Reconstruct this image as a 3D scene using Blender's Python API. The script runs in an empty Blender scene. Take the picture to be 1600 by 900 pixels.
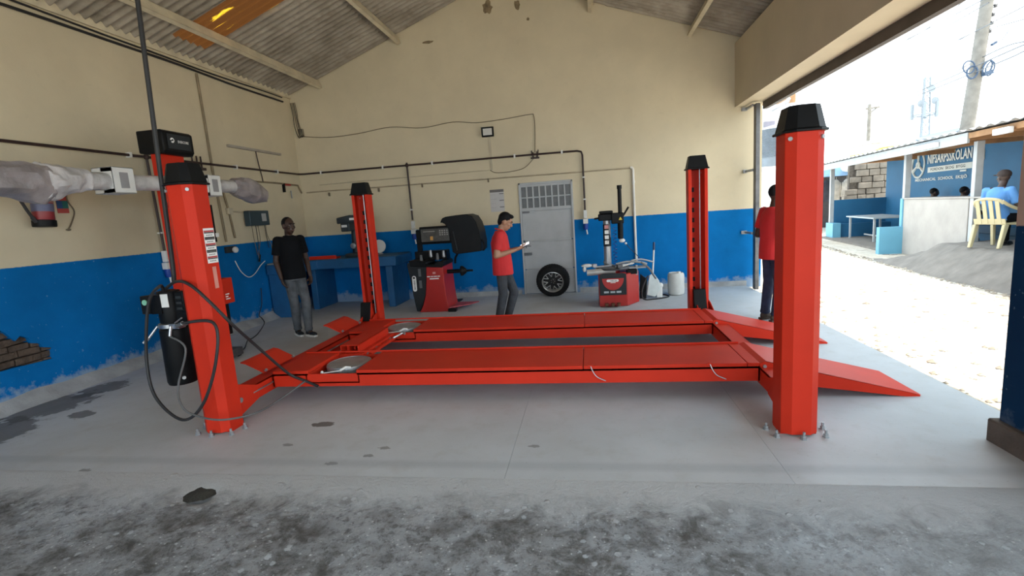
import bpy, bmesh, math, random
from mathutils import Vector, Matrix, Euler
from mathutils import noise as mnoise
random.seed(7)
scene = bpy.context.scene
COL = scene.collection

# ------------------------------------------------------------ camera
F = 776.61; CAMH = 1.6
YAW, PITCH, ROLL = [math.radians(a) for a in (-9.114, -8.640, -3.853)]
_f = Vector((math.sin(YAW)*math.cos(PITCH), math.cos(YAW)*math.cos(PITCH), math.sin(PITCH)))
_r = Vector((math.cos(YAW), -math.sin(YAW), 0)); _u = _r.cross(_f)
CR = math.cos(ROLL)*_r + math.sin(ROLL)*_u
CU = -math.sin(ROLL)*_r + math.cos(ROLL)*_u
CF = _f; CP = Vector((0, 0, CAMH))
cam = bpy.data.cameras.new('camera'); camo = bpy.data.objects.new('camera', cam); COL.objects.link(camo)
m3 = Matrix((CR, CU, -CF)).transposed()
camo.matrix_world = Matrix.Translation(CP) @ m3.to_4x4()
cam.sensor_fit = 'HORIZONTAL'; cam.sensor_width = 36; cam.lens = F/1600*36; cam.clip_end = 500
scene.camera = camo

# ------------------------------------------------------------ light and exposure
scene.view_settings.view_transform = 'Standard'; scene.view_settings.look = 'None'
scene.view_settings.gamma = 1; scene.view_settings.use_curve_mapping = False
scene.view_settings.exposure = 1.2
world = bpy.data.worlds.new('sky'); scene.world = world; world.use_nodes = True
wn = world.node_tree.nodes; wl = world.node_tree.links
bg = wn['Background']; bg.inputs[1].default_value = 2.0
tc = wn.new('ShaderNodeTexCoord'); nz = wn.new('ShaderNodeTexNoise'); nz.inputs['Scale'].default_value = 2.2; nz.inputs['Detail'].default_value = 4
rp = wn.new('ShaderNodeValToRGB'); rp.color_ramp.elements[0].position = .38; rp.color_ramp.elements[0].color = (.42, .70, .88, 1)
rp.color_ramp.elements[1].position = .62; rp.color_ramp.elements[1].color = (1, 1, 1, 1)
wl.new(tc.outputs['Generated'], nz.inputs['Vector']); wl.new(nz.outputs['Fac'], rp.inputs[0]); wl.new(rp.outputs[0], bg.inputs[0])
sl = bpy.data.lights.new('sun', 'SUN'); sl.energy = 6.0; sl.color = (1, .95, .86); sl.angle = math.radians(.6)
so = bpy.data.objects.new('sun', sl); COL.objects.link(so); so.location = (12, 5, 30)
so.rotation_euler = Vector((-.30, .06, -1)).to_track_quat('-Z', 'Y').to_euler()

scene.cycles.max_bounces = 14; scene.cycles.diffuse_bounces = 9
# ------------------------------------------------------------ helpers: pixel directions to places on known planes
def ray(x, y): return (x-800)/F*CR - (y-450)/F*CU + CF
def onz(x, y, z=0.0): d = ray(x, y); return CP + d*((z-CAMH)/d.z)
def ony(x, y, Y): d = ray(x, y); return CP + d*(Y/d.y)
def onx(x, y, X): d = ray(x, y); return CP + d*(X/d.x)

def V(*a): return Vector(a)
def lin(c): return tuple(((v/255)/12.92 if v/255 <= .04045 else ((v/255+.055)/1.055)**2.4) for v in c)

# ------------------------------------------------------------ materials
MATS = {}
def new_mat(name):
    m = bpy.data.materials.new(name); m.use_nodes = True; MATS[name] = m
    nt = m.node_tree; return m, nt.nodes, nt.links, nt.nodes['Principled BSDF']
def mat(name, col, rough=.55, metal=0, var=.12, vscale=6, bump=0, bscale=40, spec=.5, emit=0):
    m, n, l, b = new_mat(name)
    b.inputs['Roughness'].default_value = rough; b.inputs['Metallic'].default_value = metal
    b.inputs['Specular IOR Level'].default_value = spec
    c = tuple(col)
    tex = n.new('ShaderNodeTexCoord'); no = n.new('ShaderNodeTexNoise'); no.inputs['Scale'].default_value = vscale; no.inputs['Detail'].default_value = 5
    l.new(tex.outputs['Object'], no.inputs['Vector'])
    r = n.new('ShaderNodeValToRGB'); r.color_ramp.elements[0].position = .3; r.color_ramp.elements[1].position = .7
    r.color_ramp.elements[0].color = tuple(v*(1-var) for v in c)+(1,); r.color_ramp.elements[1].color = tuple(min(1, v*(1+var)) for v in c)+(1,)
    l.new(no.outputs['Fac'], r.inputs[0]); l.new(r.outputs[0], b.inputs['Base Color'])
    if bump:
        n2 = n.new('ShaderNodeTexNoise'); n2.inputs['Scale'].default_value = bscale; n2.inputs['Detail'].default_value = 4
        l.new(tex.outputs['Object'], n2.inputs['Vector'])
        bp = n.new('ShaderNodeBump'); bp.inputs['Strength'].default_value = bump; bp.inputs['Distance'].default_value = .02
        l.new(n2.outputs['Fac'], bp.inputs['Height']); l.new(bp.outputs[0], b.inputs['Normal'])
    if emit:
        b.inputs['Emission Color'].default_value = c+(1,); b.inputs['Emission Strength'].default_value = emit
    return m
class NG:
    """small node-graph helper for the larger surfaces"""
    def __init__(s, name):
        s.m, s.n, s.l, s.b = new_mat(name)
        s.geo = s.n.new('ShaderNodeNewGeometry'); s.pos = s.geo.outputs['Position']
        sp = s.n.new('ShaderNodeSeparateXYZ'); s.l.new(s.pos, sp.inputs[0]); s.x, s.y, s.z = sp.outputs
    def inp(s, sock, v):
        if isinstance(v, (int, float)): sock.default_value = v
        elif isinstance(v, tuple): sock.default_value = v if len(v) == 4 or sock.type == 'VECTOR' else v+(1,)
        else: s.l.new(v, sock)
    def noise(s, scale, detail=5, rough=.55, vec=None, dist=0):
        k = s.n.new('ShaderNodeTexNoise'); k.inputs['Scale'].default_value = scale; k.inputs['Detail'].default_value = detail
        k.inputs['Roughness'].default_value = rough; k.inputs['Distortion'].default_value = dist
        s.l.new(vec or s.pos, k.inputs['Vector']); return k.outputs['Fac']
    def math(s, op, a, b=0.0, c=None):
        k = s.n.new('ShaderNodeMath'); k.operation = op; s.inp(k.inputs[0], a); s.inp(k.inputs[1], b)
        if c is not None: s.inp(k.inputs[2], c)
        return k.outputs[0]
    def step(s, v, lo, hi):
        k = s.n.new('ShaderNodeMapRange'); s.inp(k.inputs[0], v); k.inputs[1].default_value = lo; k.inputs[2].default_value = hi
        return k.outputs[0]
    def mix(s, f, a, b):
        k = s.n.new('ShaderNodeMix'); k.data_type = 'RGBA'; s.inp(k.inputs[0], f); s.inp(k.inputs[6], a); s.inp(k.inputs[7], b); return k.outputs[2]
    def spot(s, cx, cy, rx, ry, wob, wscale=6):
        """1 inside an irregular blob on the floor"""
        dx = s.math('DIVIDE', s.math('SUBTRACT', s.x, cx), rx); dy = s.math('DIVIDE', s.math('SUBTRACT', s.y, cy), ry)
        r2 = s.math('ADD', s.math('MULTIPLY', dx, dx), s.math('MULTIPLY', dy, dy))
        w = s.math('MULTIPLY', s.math('SUBTRACT', s.noise(wscale, 4), .5), wob)
        return s.step(s.math('ADD', r2, w), 1.05, .8)
    def scale_pos(s, v):
        k = s.n.new('ShaderNodeVectorMath'); k.operation = 'MULTIPLY'; s.l.new(s.pos, k.inputs[0]); k.inputs[1].default_value = v; return k.outputs[0]
    def bump(s, h, strength, dist=.02):
        k = s.n.new('ShaderNodeBump'); k.inputs['Strength'].default_value = strength; k.inputs['Distance'].default_value = dist
        s.l.new(h, k.inputs['Height']); s.l.new(k.outputs[0], s.b.inputs['Normal'])
    def out(s, col, rough=.7, spec=.4):
        s.inp(s.b.inputs['Base Color'], col); s.inp(s.b.inputs['Roughness'], rough); s.b.inputs['Specular IOR Level'].default_value = spec; return s.m

def wall_paint(name, cream, blue, line=1.385, dirt=1.0):
    g = NG(name)
    n1 = g.noise(1.3, 6, .6); n2 = g.noise(7, 6, .65); n3 = g.noise(28, 4)
    cr = g.mix(g.step(n1, .35, .7), tuple(v*.93 for v in cream), tuple(v*1.04 for v in cream))
    cr = g.mix(g.math('MULTIPLY', g.step(n2, .60, .78), .22), cr, tuple(v*.70 for v in cream))
    bl = g.mix(g.step(n1, .35, .65), tuple(v*.82 for v in blue), tuple(v*1.08 for v in blue))
    bl = g.mix(g.math('MULTIPLY', g.step(n3, .68, .74), .35), bl, (.30, .45, .55))
    peel = g.math('ADD', n2, g.step(g.z, .50, .0)); peel = g.step(peel, 1.10, 1.28)
    bl = g.mix(g.math('MULTIPLY', peel, .55*dirt), bl, (.36, .42, .45))
    edge = g.math('ADD', g.z, g.math('MULTIPLY', g.math('SUBTRACT', n3, .5), .012))
    c = g.mix(g.step(edge, line-.003, line+.003), bl, cr)
    g.bump(g.math('ADD', g.math('MULTIPLY', n1, 1.0), g.math('MULTIPLY', n3, .12)), .25, .03)
    return g.out(c, .75, .05)
CREAM = (.64, .555, .395); BLUE = (.004, .145, .42)
M_wall = wall_paint('painted plaster', CREAM, BLUE)
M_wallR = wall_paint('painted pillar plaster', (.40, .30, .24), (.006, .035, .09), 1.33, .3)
M_cream = mat('cream plaster', (.56, .48, .34), .7, var=.06, vscale=1.5, bump=.2, bscale=12)
M_brick = mat('broken brick', (.085, .058, .042), .9, var=.45, vscale=9, bump=.8, bscale=30)
M_mortar = mat('raw mortar', (.10, .085, .07), .95, var=.3, vscale=14, bump=.8, bscale=50)
def slab_mat():
    g = NG('smooth concrete screed')
    n1 = g.noise(.9, 6, .6); n2 = g.noise(5, 7, .65); n3 = g.noise(45, 3)
    c = g.mix(g.step(n1, .3, .7), (.415, .43, .44), (.53, .555, .58))
    c = g.mix(g.math('MULTIPLY', g.step(n2, .52, .72), .4), c, (.39, .38, .36))
    c = g.mix(g.math('MULTIPLY', g.step(n3, .66, .72), .30), c, (.16, .155, .15))
    for (x, y, rx, ry, wob) in ((-5.30, 3.35, .45, .35, 2.0), (-5.35, 3.95, .32, .42, 2.2), (-5.30, 4.45, .2, .3, 2.4), (-4.75, 3.75, .14, .10, 2.5)):
        c = g.mix(g.math('MULTIPLY', g.spot(x, y, rx, ry, wob*1.5, 8), .75), c, (.075, .070, .066))
    p = onz(505, 663); c = g.mix(g.math('MULTIPLY', g.spot(p.x, p.y, .10, .05, 2.2, 14), .8), c, (.07, .06, .05))
    for px_, py_ in ((600, 700), (835, 697), (575, 712), (132, 735), (450, 695), (518, 724)):
        p = onz(px_, py_); c = g.mix(g.math('MULTIPLY', g.spot(p.x, p.y, .045, .022, 4.0, 38), .6), c, (.10, .09, .08))
    # damp polished band and dusty joint toward the old floor
    c = g.mix(g.math('MULTIPLY', g.step(g.math('ABSOLUTE', g.math('SUBTRACT', g.y, 2.93)), .07, .02), .35), c, (.28, .30, .33))
    g.bump(g.math('ADD', n2, g.math('MULTIPLY', n3, .3)), .18, .012)
    return g.out(c, g.math('ADD', .42, g.math('MULTIPLY', n2, .3)), .45)
M_slab = slab_mat()
def rough_mat():
    g = NG('old worn floor')
    n1 = g.noise(1.4, 7, .65); n2 = g.noise(5.5, 10, .75, dist=.5); n3 = g.noise(20, 8, .75); n4 = g.noise(3.2, 4, .6); n5 = g.noise(55, 4, .6)
    c = g.mix(g.step(n2, .40, .56), (.10, .097, .092), (.29, .295, .305))
    c = g.mix(g.math('MULTIPLY', g.step(n1, .44, .62), .70), c, (.42, .44, .47))
    c = g.mix(g.math('MULTIPLY', g.step(n3, .50, .62), .70), c, (.080, .074, .068))
    c = g.mix(g.math('MULTIPLY', g.step(n5, .58, .66), .45), c, (.045, .042, .04))
    # paler scuffs and chips of the old screed
    vo = g.n.new('ShaderNodeTexVoronoi'); vo.inputs['Scale'].default_value = 11; g.l.new(g.pos, vo.inputs['Vector'])
    wob = g.math('ADD', vo.outputs['Distance'], g.math('MULTIPLY', g.math('SUBTRACT', n3, .5), .5))
    chips = g.math('MULTIPLY', g.step(wob, .20, .15), g.step(n4, .47, .52))
    v2 = g.n.new('ShaderNodeTexVoronoi'); v2.inputs['Scale'].default_value = 30; g.l.new(g.pos, v2.inputs['Vector'])
    w2 = g.math('ADD', v2.outputs['Distance'], g.math('MULTIPLY', g.math('SUBTRACT', n5, .5), .5))
    chips2 = g.math('MULTIPLY', g.step(w2, .17, .12), g.step(n2, .46, .52))
    c = g.mix(g.math('MULTIPLY', chips, .75), c, (.50, .52, .55)); c = g.mix(g.math('MULTIPLY', chips2, .8), c, (.60, .61, .62))
    # new screed feathered thinly over the old floor
    e = g.math('ADD', g.y, g.math('MULTIPLY', g.math('SUBTRACT', n2, .5), .55))
    c = g.mix(g.step(e, 2.36, 2.62), c, (.47, .475, .48))
    # paler bluish grey toward the open side
    e2 = g.math('ADD', g.x, g.math('MULTIPLY', g.math('SUBTRACT', n1, .5), 2.0))
    c = g.mix(g.math('MULTIPLY', g.step(e2, .2, 1.8), .55), c, (.34, .355, .37))
    g.bump(g.math('ADD', n2, g.math('ADD', g.math('MULTIPLY', n3, .5), g.math('MULTIPLY', chips, .4))), .7, .03)
    return g.out(c, g.math('ADD', .45, g.math('MULTIPLY', n3, .4)), .4)
M_rough = rough_mat()
def ground_mat():
    g = NG('dry gravel')
    n1 = g.noise(.5, 6, .6); n2 = g.noise(6, 8, .7); n3 = g.noise(30, 4)
    c = g.mix(g.step(n1, .35, .65), (.56, .50, .41), (.66, .63, .57))
    c = g.mix(g.math('MULTIPLY', g.step(n2, .48, .66), .75), c, (.30, .255, .20))
    c = g.mix(g.math('MULTIPLY', g.step(g.math('ADD', g.x, g.math('MULTIPLY', n2, .5)), 3.75, 3.2), .5), c, (.45, .38, .28))
    g.bump(g.math('ADD', n2, g.math('MULTIPLY', n3, .4)), .9, .05)
    return g.out(c, .95, .1)
M_ground = ground_mat()
M_stone = mat('pale gravel stone', (.30, .26, .21), .95, var=.35, vscale=3)
def roof_mat():
    g = NG('weathered roofing sheet')
    n1 = g.noise(2.2, 6, .6); n2 = g.noise(9, 6, .7, vec=g.scale_pos((.3, 1, 1)))
    c = g.mix(g.step(n1, .35, .65), (.24, .205, .16), (.40, .355, .29))
    c = g.mix(g.math('MULTIPLY', g.step(n2, .55, .75), .6), c, (.12, .085, .055))
    g.bump(n2, .2); return g.out(c, .75, .3)
M_roof = roof_mat()
def translucent_mat():
    g = NG('brown translucent sheet')
    n1 = g.noise(3.0, 5, .6, vec=g.scale_pos((.5, 3, 1)))
    c = g.mix(g.step(n1, .60, .68), (.045, .016, .004), (.60, .34, .02))
    g.out(tuple(v*.5 for v in (.2, .09, .03)), .5, .4)
    t = g.n.new('ShaderNodeBsdfTranslucent'); g.l.new(c, t.inputs[0])
    mx = g.n.new('ShaderNodeMixShader'); mx.inputs[0].default_value = .55
    o = g.n['Material Output']; g.l.new(g.b.outputs[0], mx.inputs[1]); g.l.new(t.outputs[0], mx.inputs[2]); g.l.new(mx.outputs[0], o.inputs[0])
    return g.m
M_trans = translucent_mat()
def M(name, *a, **k): return MATS.get(name) or mat(name, *a, **k)
RED = mat('red lift enamel', (.54, .027, .010), .48, var=.06, vscale=3, spec=.15)
DRED = mat('red machine enamel', (.40, .015, .010), .36, var=.06, vscale=4)
BLACK = mat('black plastic', (.006, .0063, .007), .45, var=.2, vscale=8, spec=.15)
RUBBER = mat('black rubber', (.014, .014, .014), .8, var=.25, vscale=12, bump=.2, bscale=60, spec=.15)
GREYM = mat('dark grey machine plastic', (.028, .031, .034), .5, var=.12, spec=.15)
STEEL = mat('bare steel', (.42, .42, .43), .35, metal=.9, var=.15, vscale=14)
DSTEEL = mat('dark steel', (.12, .12, .125), .5, metal=.7, var=.25, vscale=9)
ZINC = mat('zinc plate', (.33, .34, .35), .42, metal=.6, var=.15, vscale=11)
WHITE = mat('white plastic', (.72, .71, .68), .5, var=.04)
PRINTW = mat('white print', (.80, .79, .77), .6, var=.02)
PRINTK = mat('black print', (.02, .02, .02), .6, var=.02)
PRINTR = mat('red print', (.45, .05, .05), .6, var=.02)
PIPE = mat('dark maroon pipe paint', (.030, .014, .013), .5, var=.3, vscale=10)
WIRE = mat('grey brown cable', (.16, .125, .085), .7, var=.2)
BWIRE = mat('black cable', (.016, .015, .016), .55, var=.2)
CONDUIT = mat('cream painted conduit', (.50, .43, .31), .6, var=.15, vscale=5)
BROWNC = mat('dark brown conduit', (.24, .185, .115), .7, var=.25, vscale=7)  # brown base tone, darker than the cream conduit
PVC = mat('white pvc pipe', (.70, .68, .63), .45, var=.06)
GREYPAINT = mat('grey door paint', (.40, .405, .41), .45, var=.08, vscale=4, bump=.08, bscale=10)
DOORGLASS = mat('pane in dark room tone', (.085, .08, .075), .35, var=.25, vscale=9)  # opaque pane; its dark colour stands in for the unlit room behind
PLASTICWRAP = mat('milky plastic wrap', (.52, .50, .49), .32, var=.2, vscale=7, bump=.5, bscale=22)
BAGS = mat('silver grey plastic bag', (.27, .235, .235), .30, var=.35, vscale=5, bump=.7, bscale=14)
BAGL = mat('white plastic bag', (.60, .57, .57), .33, var=.25, vscale=6, bump=.7, bscale=16)
PURLIN = mat('cream painted steel purlin', (.64, .56, .40), .6, var=.15, vscale=4)
BENCHB = mat('blue painted concrete', (.007, .090, .235), .55, var=.2, vscale=3, bump=.2, bscale=12)
BENCHTOP = mat('worn bench concrete', (.24, .25, .24), .7, var=.25, vscale=8)
SHEDB = mat('shed blue paint', (.013, .115, .24), .6, var=.1, vscale=2)
SHEDLB = mat('pale blue paint', (.13, .36, .50), .6, var=.08, vscale=2)
SHEDW = mat('white washed wall', (.36, .335, .31), .8, var=.08, vscale=3, bump=.2, bscale=10)
SHEDGREY = mat('pale grey painted board', (.40, .42, .43), .6, var=.08)
WOOD = mat('warm bare wood', (.34, .18, .08), .75, var=.25, vscale=5)
STONEB = mat('rough grey building stone', (.20, .175, .145), .95, var=.3, vscale=4, bump=.8, bscale=16)
CONC = mat('rough concrete', (.18, .165, .148), .9, var=.2, vscale=4, bump=.5, bscale=14)
POLEM = mat('weathered concrete pole', (.17, .155, .135), .9, var=.2, vscale=5)

# ------------------------------------------------------------ mesh builder
PARM = {}
class MB:
    def __init__(s): s.v = []; s.f = []; s.mi = []; s.cur = 0
    def add(s, vs, fs):
        o = len(s.v); s.v += [Vector(p) for p in vs]; s.f += [[i+o for i in f] for f in fs]; s.mi += [s.cur]*len(fs); return s
    def box(s, a, b, mtx=None):
        x0, y0, z0 = [min(p, q) for p, q in zip(a, b)]; x1, y1, z1 = [max(p, q) for p, q in zip(a, b)]
        vs = [V(x, y, z) for z in (z0, z1) for y in (y0, y1) for x in (x0, x1)]
        if mtx: vs = [mtx @ p for p in vs]
        return s.add(vs, [(0, 2, 3, 1), (4, 5, 7, 6), (0, 1, 5, 4), (2, 6, 7, 3), (0, 4, 6, 2), (1, 3, 7, 5)])
    def cbox(s, c, size, rot=(0, 0, 0)):
        h = Vector(size)/2; mt = Matrix.Translation(Vector(c)) @ Euler(rot).to_matrix().to_4x4()
        return s.box(-h, h, mt)
    def prism(s, poly, axis, a, b):
        """polygon in the two other axes, extruded along axis (0,1,2) from a to b"""
        def P(p, t):
            q = [0, 0, 0]; o = [i for i in range(3) if i != axis]; q[o[0]], q[o[1]] = p; q[axis] = t; return q
        n = len(poly); vs = [P(p, a) for p in poly]+[P(p, b) for p in poly]
        return s.add(vs, [list(range(n))[::-1], list(range(n, 2*n))]+[(i, (i+1) % n, n+(i+1) % n, n+i) for i in range(n)])
    def tube(s, pts, r, seg=8, close=False):
        pts = [Vector(p) for p in pts]; n = len(pts); rs = r if isinstance(r, (list, tuple)) else [r]*n
        rings = []; up = None
        for i, p in enumerate(pts):
            if close: t = pts[(i+1) % n]-pts[i-1]
            else: t = pts[min(i+1, n-1)]-pts[max(i-1, 0)]
            t = t.normalized() if t.length > 1e-9 else V(0, 0, 1)
            if up is None: up = V(0, 0, 1) if abs(t.z) < .9 else V(1, 0, 0)
            a = up-t*up.dot(t)
            if a.length < 1e-4: a = t.orthogonal()
            a.normalize(); up = a; b = t.cross(a)
            rings.append([p+(a*math.cos(k*2*math.pi/seg)+b*math.sin(k*2*math.pi/seg))*rs[i] for k in range(seg)])
        vs = [q for rg in rings for q in rg]; fs = []
        for i in range(n if close else n-1):
            j = (i+1) % n
            for k in range(seg):
                k2 = (k+1) % seg; fs.append((i*seg+k, i*seg+k2, j*seg+k2, j*seg+k))
        if not close: fs += [list(range(seg))[::-1], [(n-1)*seg+k for k in range(seg)]]
        return s.add(vs, fs)
    def cyl(s, a, b, r, seg=16, r2=None): return s.tube([a, b], [r, r if r2 is None else r2], seg)
    def lathe(s, prof, seg=24, mtx=None, caps=True):
        vs = [V(r*math.cos(k*2*math.pi/seg), r*math.sin(k*2*math.pi/seg), z) for r, z in prof for k in range(seg)]
        if mtx: vs = [mtx @ p for p in vs]
        n = len(prof); fs = [(i*seg+k, i*seg+(k+1) % seg, (i+1)*seg+(k+1) % seg, (i+1)*seg+k) for i in range(n-1) for k in range(seg)]
        if caps: fs += [list(range(seg))[::-1], [(n-1)*seg+k for k in range(seg)]]
        return s.add(vs, fs)
    def ell(s, c, rad, rot=None, seg=14, rings=8):
        mt = Matrix.Translation(Vector(c)) @ ((rot.to_4x4() if rot else Matrix.Identity(4)))
        vs = []; R = Vector(rad)
        for i in range(1, rings):
            th = math.pi*i/rings
            for k in range(seg):
                ph = 2*math.pi*k/seg; vs.append(mt @ V(R.x*math.sin(th)*math.cos(ph), R.y*math.sin(th)*math.sin(ph), R.z*math.cos(th)))
        t = len(vs); vs += [mt @ V(0, 0, R.z), mt @ V(0, 0, -R.z)]
        fs = [(i*seg+k, (i+1)*seg+k, (i+1)*seg+(k+1) % seg, i*seg+(k+1) % seg) for i in range(rings-2) for k in range(seg)]
        fs += [(t, k, (k+1) % seg) for k in range(seg)]+[(t+1, (rings-2)*seg+(k+1) % seg, (rings-2)*seg+k) for k in range(seg)]
        return s.add(vs, fs)
    def capsule(s, a, b, r0, r1, seg=12):
        a = Vector(a); b = Vector(b); d = (b-a); L = d.length; d = d/L if L > 1e-6 else V(0, 0, 1)
        pts = []; rs = []
        for t in (1, .87, .5): pts.append(a-d*r0*t); rs.append(r0*max(.05, math.sqrt(1-t*t)))
        pts += [a, b]; rs += [r0, r1]
        for t in (.5, .87, 1): pts.append(b+d*r1*t); rs.append(r1*max(.05, math.sqrt(1-t*t)))
        return s.tube(pts, rs, seg)
    def loft(s, rings, seg=18):
        """rings of (centre, rx, ry) lying level"""
        vs = []
        for c, rx, ry in rings:
            c = Vector(c)
            for k in range(seg):
                a = 2*math.pi*k/seg; ca, sa = math.cos(a), math.sin(a); e = .85
                vs.append(c+V(rx*math.copysign(abs(ca)**e, ca), ry*math.copysign(abs(sa)**e, sa), 0))
        n = len(rings); fs = [(i*seg+k, i*seg+(k+1) % seg, (i+1)*seg+(k+1) % seg, (i+1)*seg+k) for i in range(n-1) for k in range(seg)]
        return s.add(vs, fs+[list(range(seg))[::-1], [(n-1)*seg+k for k in range(seg)]])
    def grid(s, fn, nu, nv):
        vs = [fn(i/nu, j/nv) for j in range(nv+1) for i in range(nu+1)]; w = nu+1
        return s.add(vs, [(j*w+i, j*w+i+1, (j+1)*w+i+1, (j+1)*w+i) for j in range(nv) for i in range(nu)])
    def mesh(s, name, mats, smooth=True, angle=35):
        me = bpy.data.meshes.new(name); me.from_pydata(s.v, [], s.f); me.update()
        bm = bmesh.new(); bm.from_mesh(me); bmesh.ops.recalc_face_normals(bm, faces=bm.faces[:]); bm.to_mesh(me); bm.free()
        for m in (mats if isinstance(mats, (list, tuple)) else [mats]): me.materials.append(m)
        me.polygons.foreach_set('material_index', s.mi)
        if smooth:
            me.polygons.foreach_set('use_smooth', [True]*len(me.polygons)); me.set_sharp_from_angle(angle=math.radians(angle))
        return me
    def build(s, name, mats, parent=None, bevel=0, world=True, smooth=True, angle=35):
        """link as one object; points are in world space (world=True) or in the parent's own space"""
        if parent is not None:
            if world:
                inv = PARM[parent.name].inverted(); s.v = [inv @ p for p in s.v]
            org = V(0, 0, 0)
        else:
            lo = [min(p[i] for p in s.v) for i in range(3)]; hi = [max(p[i] for p in s.v) for i in range(3)]
            org = V((lo[0]+hi[0])/2, (lo[1]+hi[1])/2, lo[2]); s.v = [p-org for p in s.v]
        o = bpy.data.objects.new(name, s.mesh(name, mats, smooth, angle)); COL.objects.link(o)
        o.location = org
        PARM[o.name] = (PARM[parent.name].copy() if parent is not None else Matrix.Translation(org))
        if parent is not None: o.parent = parent
        if bevel:
            b = o.modifiers.new('bevel', 'BEVEL'); b.width = bevel; b.segments = 2; b.limit_method = 'ANGLE'; b.angle_limit = math.radians(50)
        return o
def tag(o, label=None, cat=None, group=None, kind=None):
    if label: o['label'] = label
    if cat: o['category'] = cat
    if group: o['group'] = group
    if kind: o['kind'] = kind
    return o
def thing(name, loc=(0, 0, 0), rotz=0, label=None, cat=None, group=None, kind=None):
    o = bpy.data.objects.new(name, None); COL.objects.link(o); o.location = loc; o.rotation_euler = (0, 0, rotz); o.empty_display_size = .1
    PARM[o.name] = Matrix.Translation(Vector(loc)) @ Matrix.Rotation(rotz, 4, 'Z')
    return tag(o, label, cat, group, kind)
def inst(name, me, parent, loc=(0, 0, 0), rot=(0, 0, 0)):
    o = bpy.data.objects.new(name, me); COL.objects.link(o); o.parent = parent; o.location = loc; o.rotation_euler = rot
    PARM[o.name] = PARM[parent.name] @ Matrix.Translation(Vector(loc)) @ Euler(rot).to_matrix().to_4x4(); return o
def text(name, body, mtx, width, height, material, parent, bold=0, depth=.002):
    """flat lettering; mtx maps text x,y to the surface; width and height in metres"""
    cu = bpy.data.curves.new(name, 'FONT'); cu.body = body; cu.align_x = 'CENTER'; cu.align_y = 'CENTER'; cu.offset = bold; cu.extrude = 0; cu.resolution_u = 2
    t = bpy.data.objects.new('tmp', cu); COL.objects.link(t); bpy.context.view_layer.update()
    me = bpy.data.meshes.new_from_object(t.evaluated_get(bpy.context.evaluated_depsgraph_get())); bpy.data.objects.remove(t)
    xs = [p.co.x for p in me.vertices]; ys = [p.co.y for p in me.vertices]
    sx = width/(max(xs)-min(xs)); sy = height/(max(ys)-min(ys)); cx = (max(xs)+min(xs))/2; cy = (max(ys)+min(ys))/2
    inv = PARM[parent.name].inverted()
    for p in me.vertices: p.co = inv @ (mtx @ V((p.co.x-cx)*sx, (p.co.y-cy)*sy, depth))
    me.materials.clear(); me.materials.append(material)
    o = bpy.data.objects.new(name, me); COL.objects.link(o); o.parent = parent; return o
def frame(org, xdir, ydir):
    x = Vector(xdir).normalized(); z = x.cross(Vector(ydir)).normalized(); y = z.cross(x)
    m = Matrix((x, y, z)).transposed().to_4x4(); m.translation = Vector(org); return m
def smooth_path(pts, n=6):
    pts = [Vector(p) for p in pts]; out = []
    for i in range(len(pts)-1):
        p0 = pts[max(i-1, 0)]; p1 = pts[i]; p2 = pts[i+1]; p3 = pts[min(i+2, len(pts)-1)]
        for k in range(n):
            t = k/n; out.append(.5*((2*p1)+(p2-p0)*t+(2*p0-5*p1+4*p2-p3)*t*t+(3*p1-p0-3*p2+p3)*t**3))
    return out+[pts[-1]]
def fill_poly(outer, holes, to3d):
    """triangulated flat polygon with holes"""
    bm = bmesh.new()
    for loop in [outer]+holes:
        vs = [bm.verts.new((p[0], p[1], 0)) for p in loop]
        for i in range(len(vs)): bm.edges.new((vs[i], vs[(i+1) % len(vs)]))
    bmesh.ops.triangle_fill(bm, use_beauty=True, use_dissolve=False, edges=bm.edges[:])
    bm.verts.index_update(); vs = [to3d(v.co.x, v.co.y) for v in bm.verts]; fs = [[v.index for v in f.verts] for f in bm.faces]; bm.free(); return vs, fs

# ============================================================ STRUCTURE
XL, YB, XR, YF = -5.70, 9.50, 2.60, -3.4
RIDGE = (-1.47, 5.69)
def roof_z(x): return 4.12+.3715*(x+5.70) if x < RIDGE[0] else 4.30+.3455*(2.54-x)

# floor: screed panels with open joints, and the older rough floor in front
fl = thing('floor', (0, 0, 0), kind='structure')
tag(fl, 'pale concrete screed with thin joints under the red lift')
for x0, x1 in ((XL-.1, -.5708), (-.5692, 1.0792), (1.0808, 2.79)):
    b = MB(); nx = max(2, int((x1-x0)/.5))
    b.box((x0, 2.75, -.15), (x1, YB+.1, 0)); b.build('concrete_panel', M_slab, fl)
b = MB(); b.box((XL-.1, 2.74, -.17), (2.79, YB, -.004)); b.build('joint_bed', M_mortar, fl)
ap = MB()
def apf(u, v):
    x = XL-.1+(2.9-XL+.1)*u; y = YF+(2.765-YF)*v
    h = .012*mnoise.fractal(V(x*2.2, y*2.2, 0), 1, 2, 5)+.006*mnoise.noise(V(x*14, y*14, 3))
    e = min(1, max(0, (2.745-y)/.35)); ph = onz(312, 773)
    d2 = ((x-ph.x)/.13)**2+((y-ph.y)/.10)**2
    return V(x, y, .0012-.014*e+h*e*.9-.05*math.exp(-d2*2.5)*(1 if d2 < 4 else 0))
ap.grid(apf, 260, 210)
o = ap.build('floor_apron', M_rough); tag(o, 'dark worn rough floor in front of the screed', kind='structure')
ph = onz(312, 773, -.03); b = MB(); poly = []
for k in range(16):
    a = 2*math.pi*k/16; rr = 1+.28*mnoise.noise(V(math.cos(a)*2, math.sin(a)*2, 5)); poly.append((.125*rr*math.cos(a), .10*rr*math.sin(a)))
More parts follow.
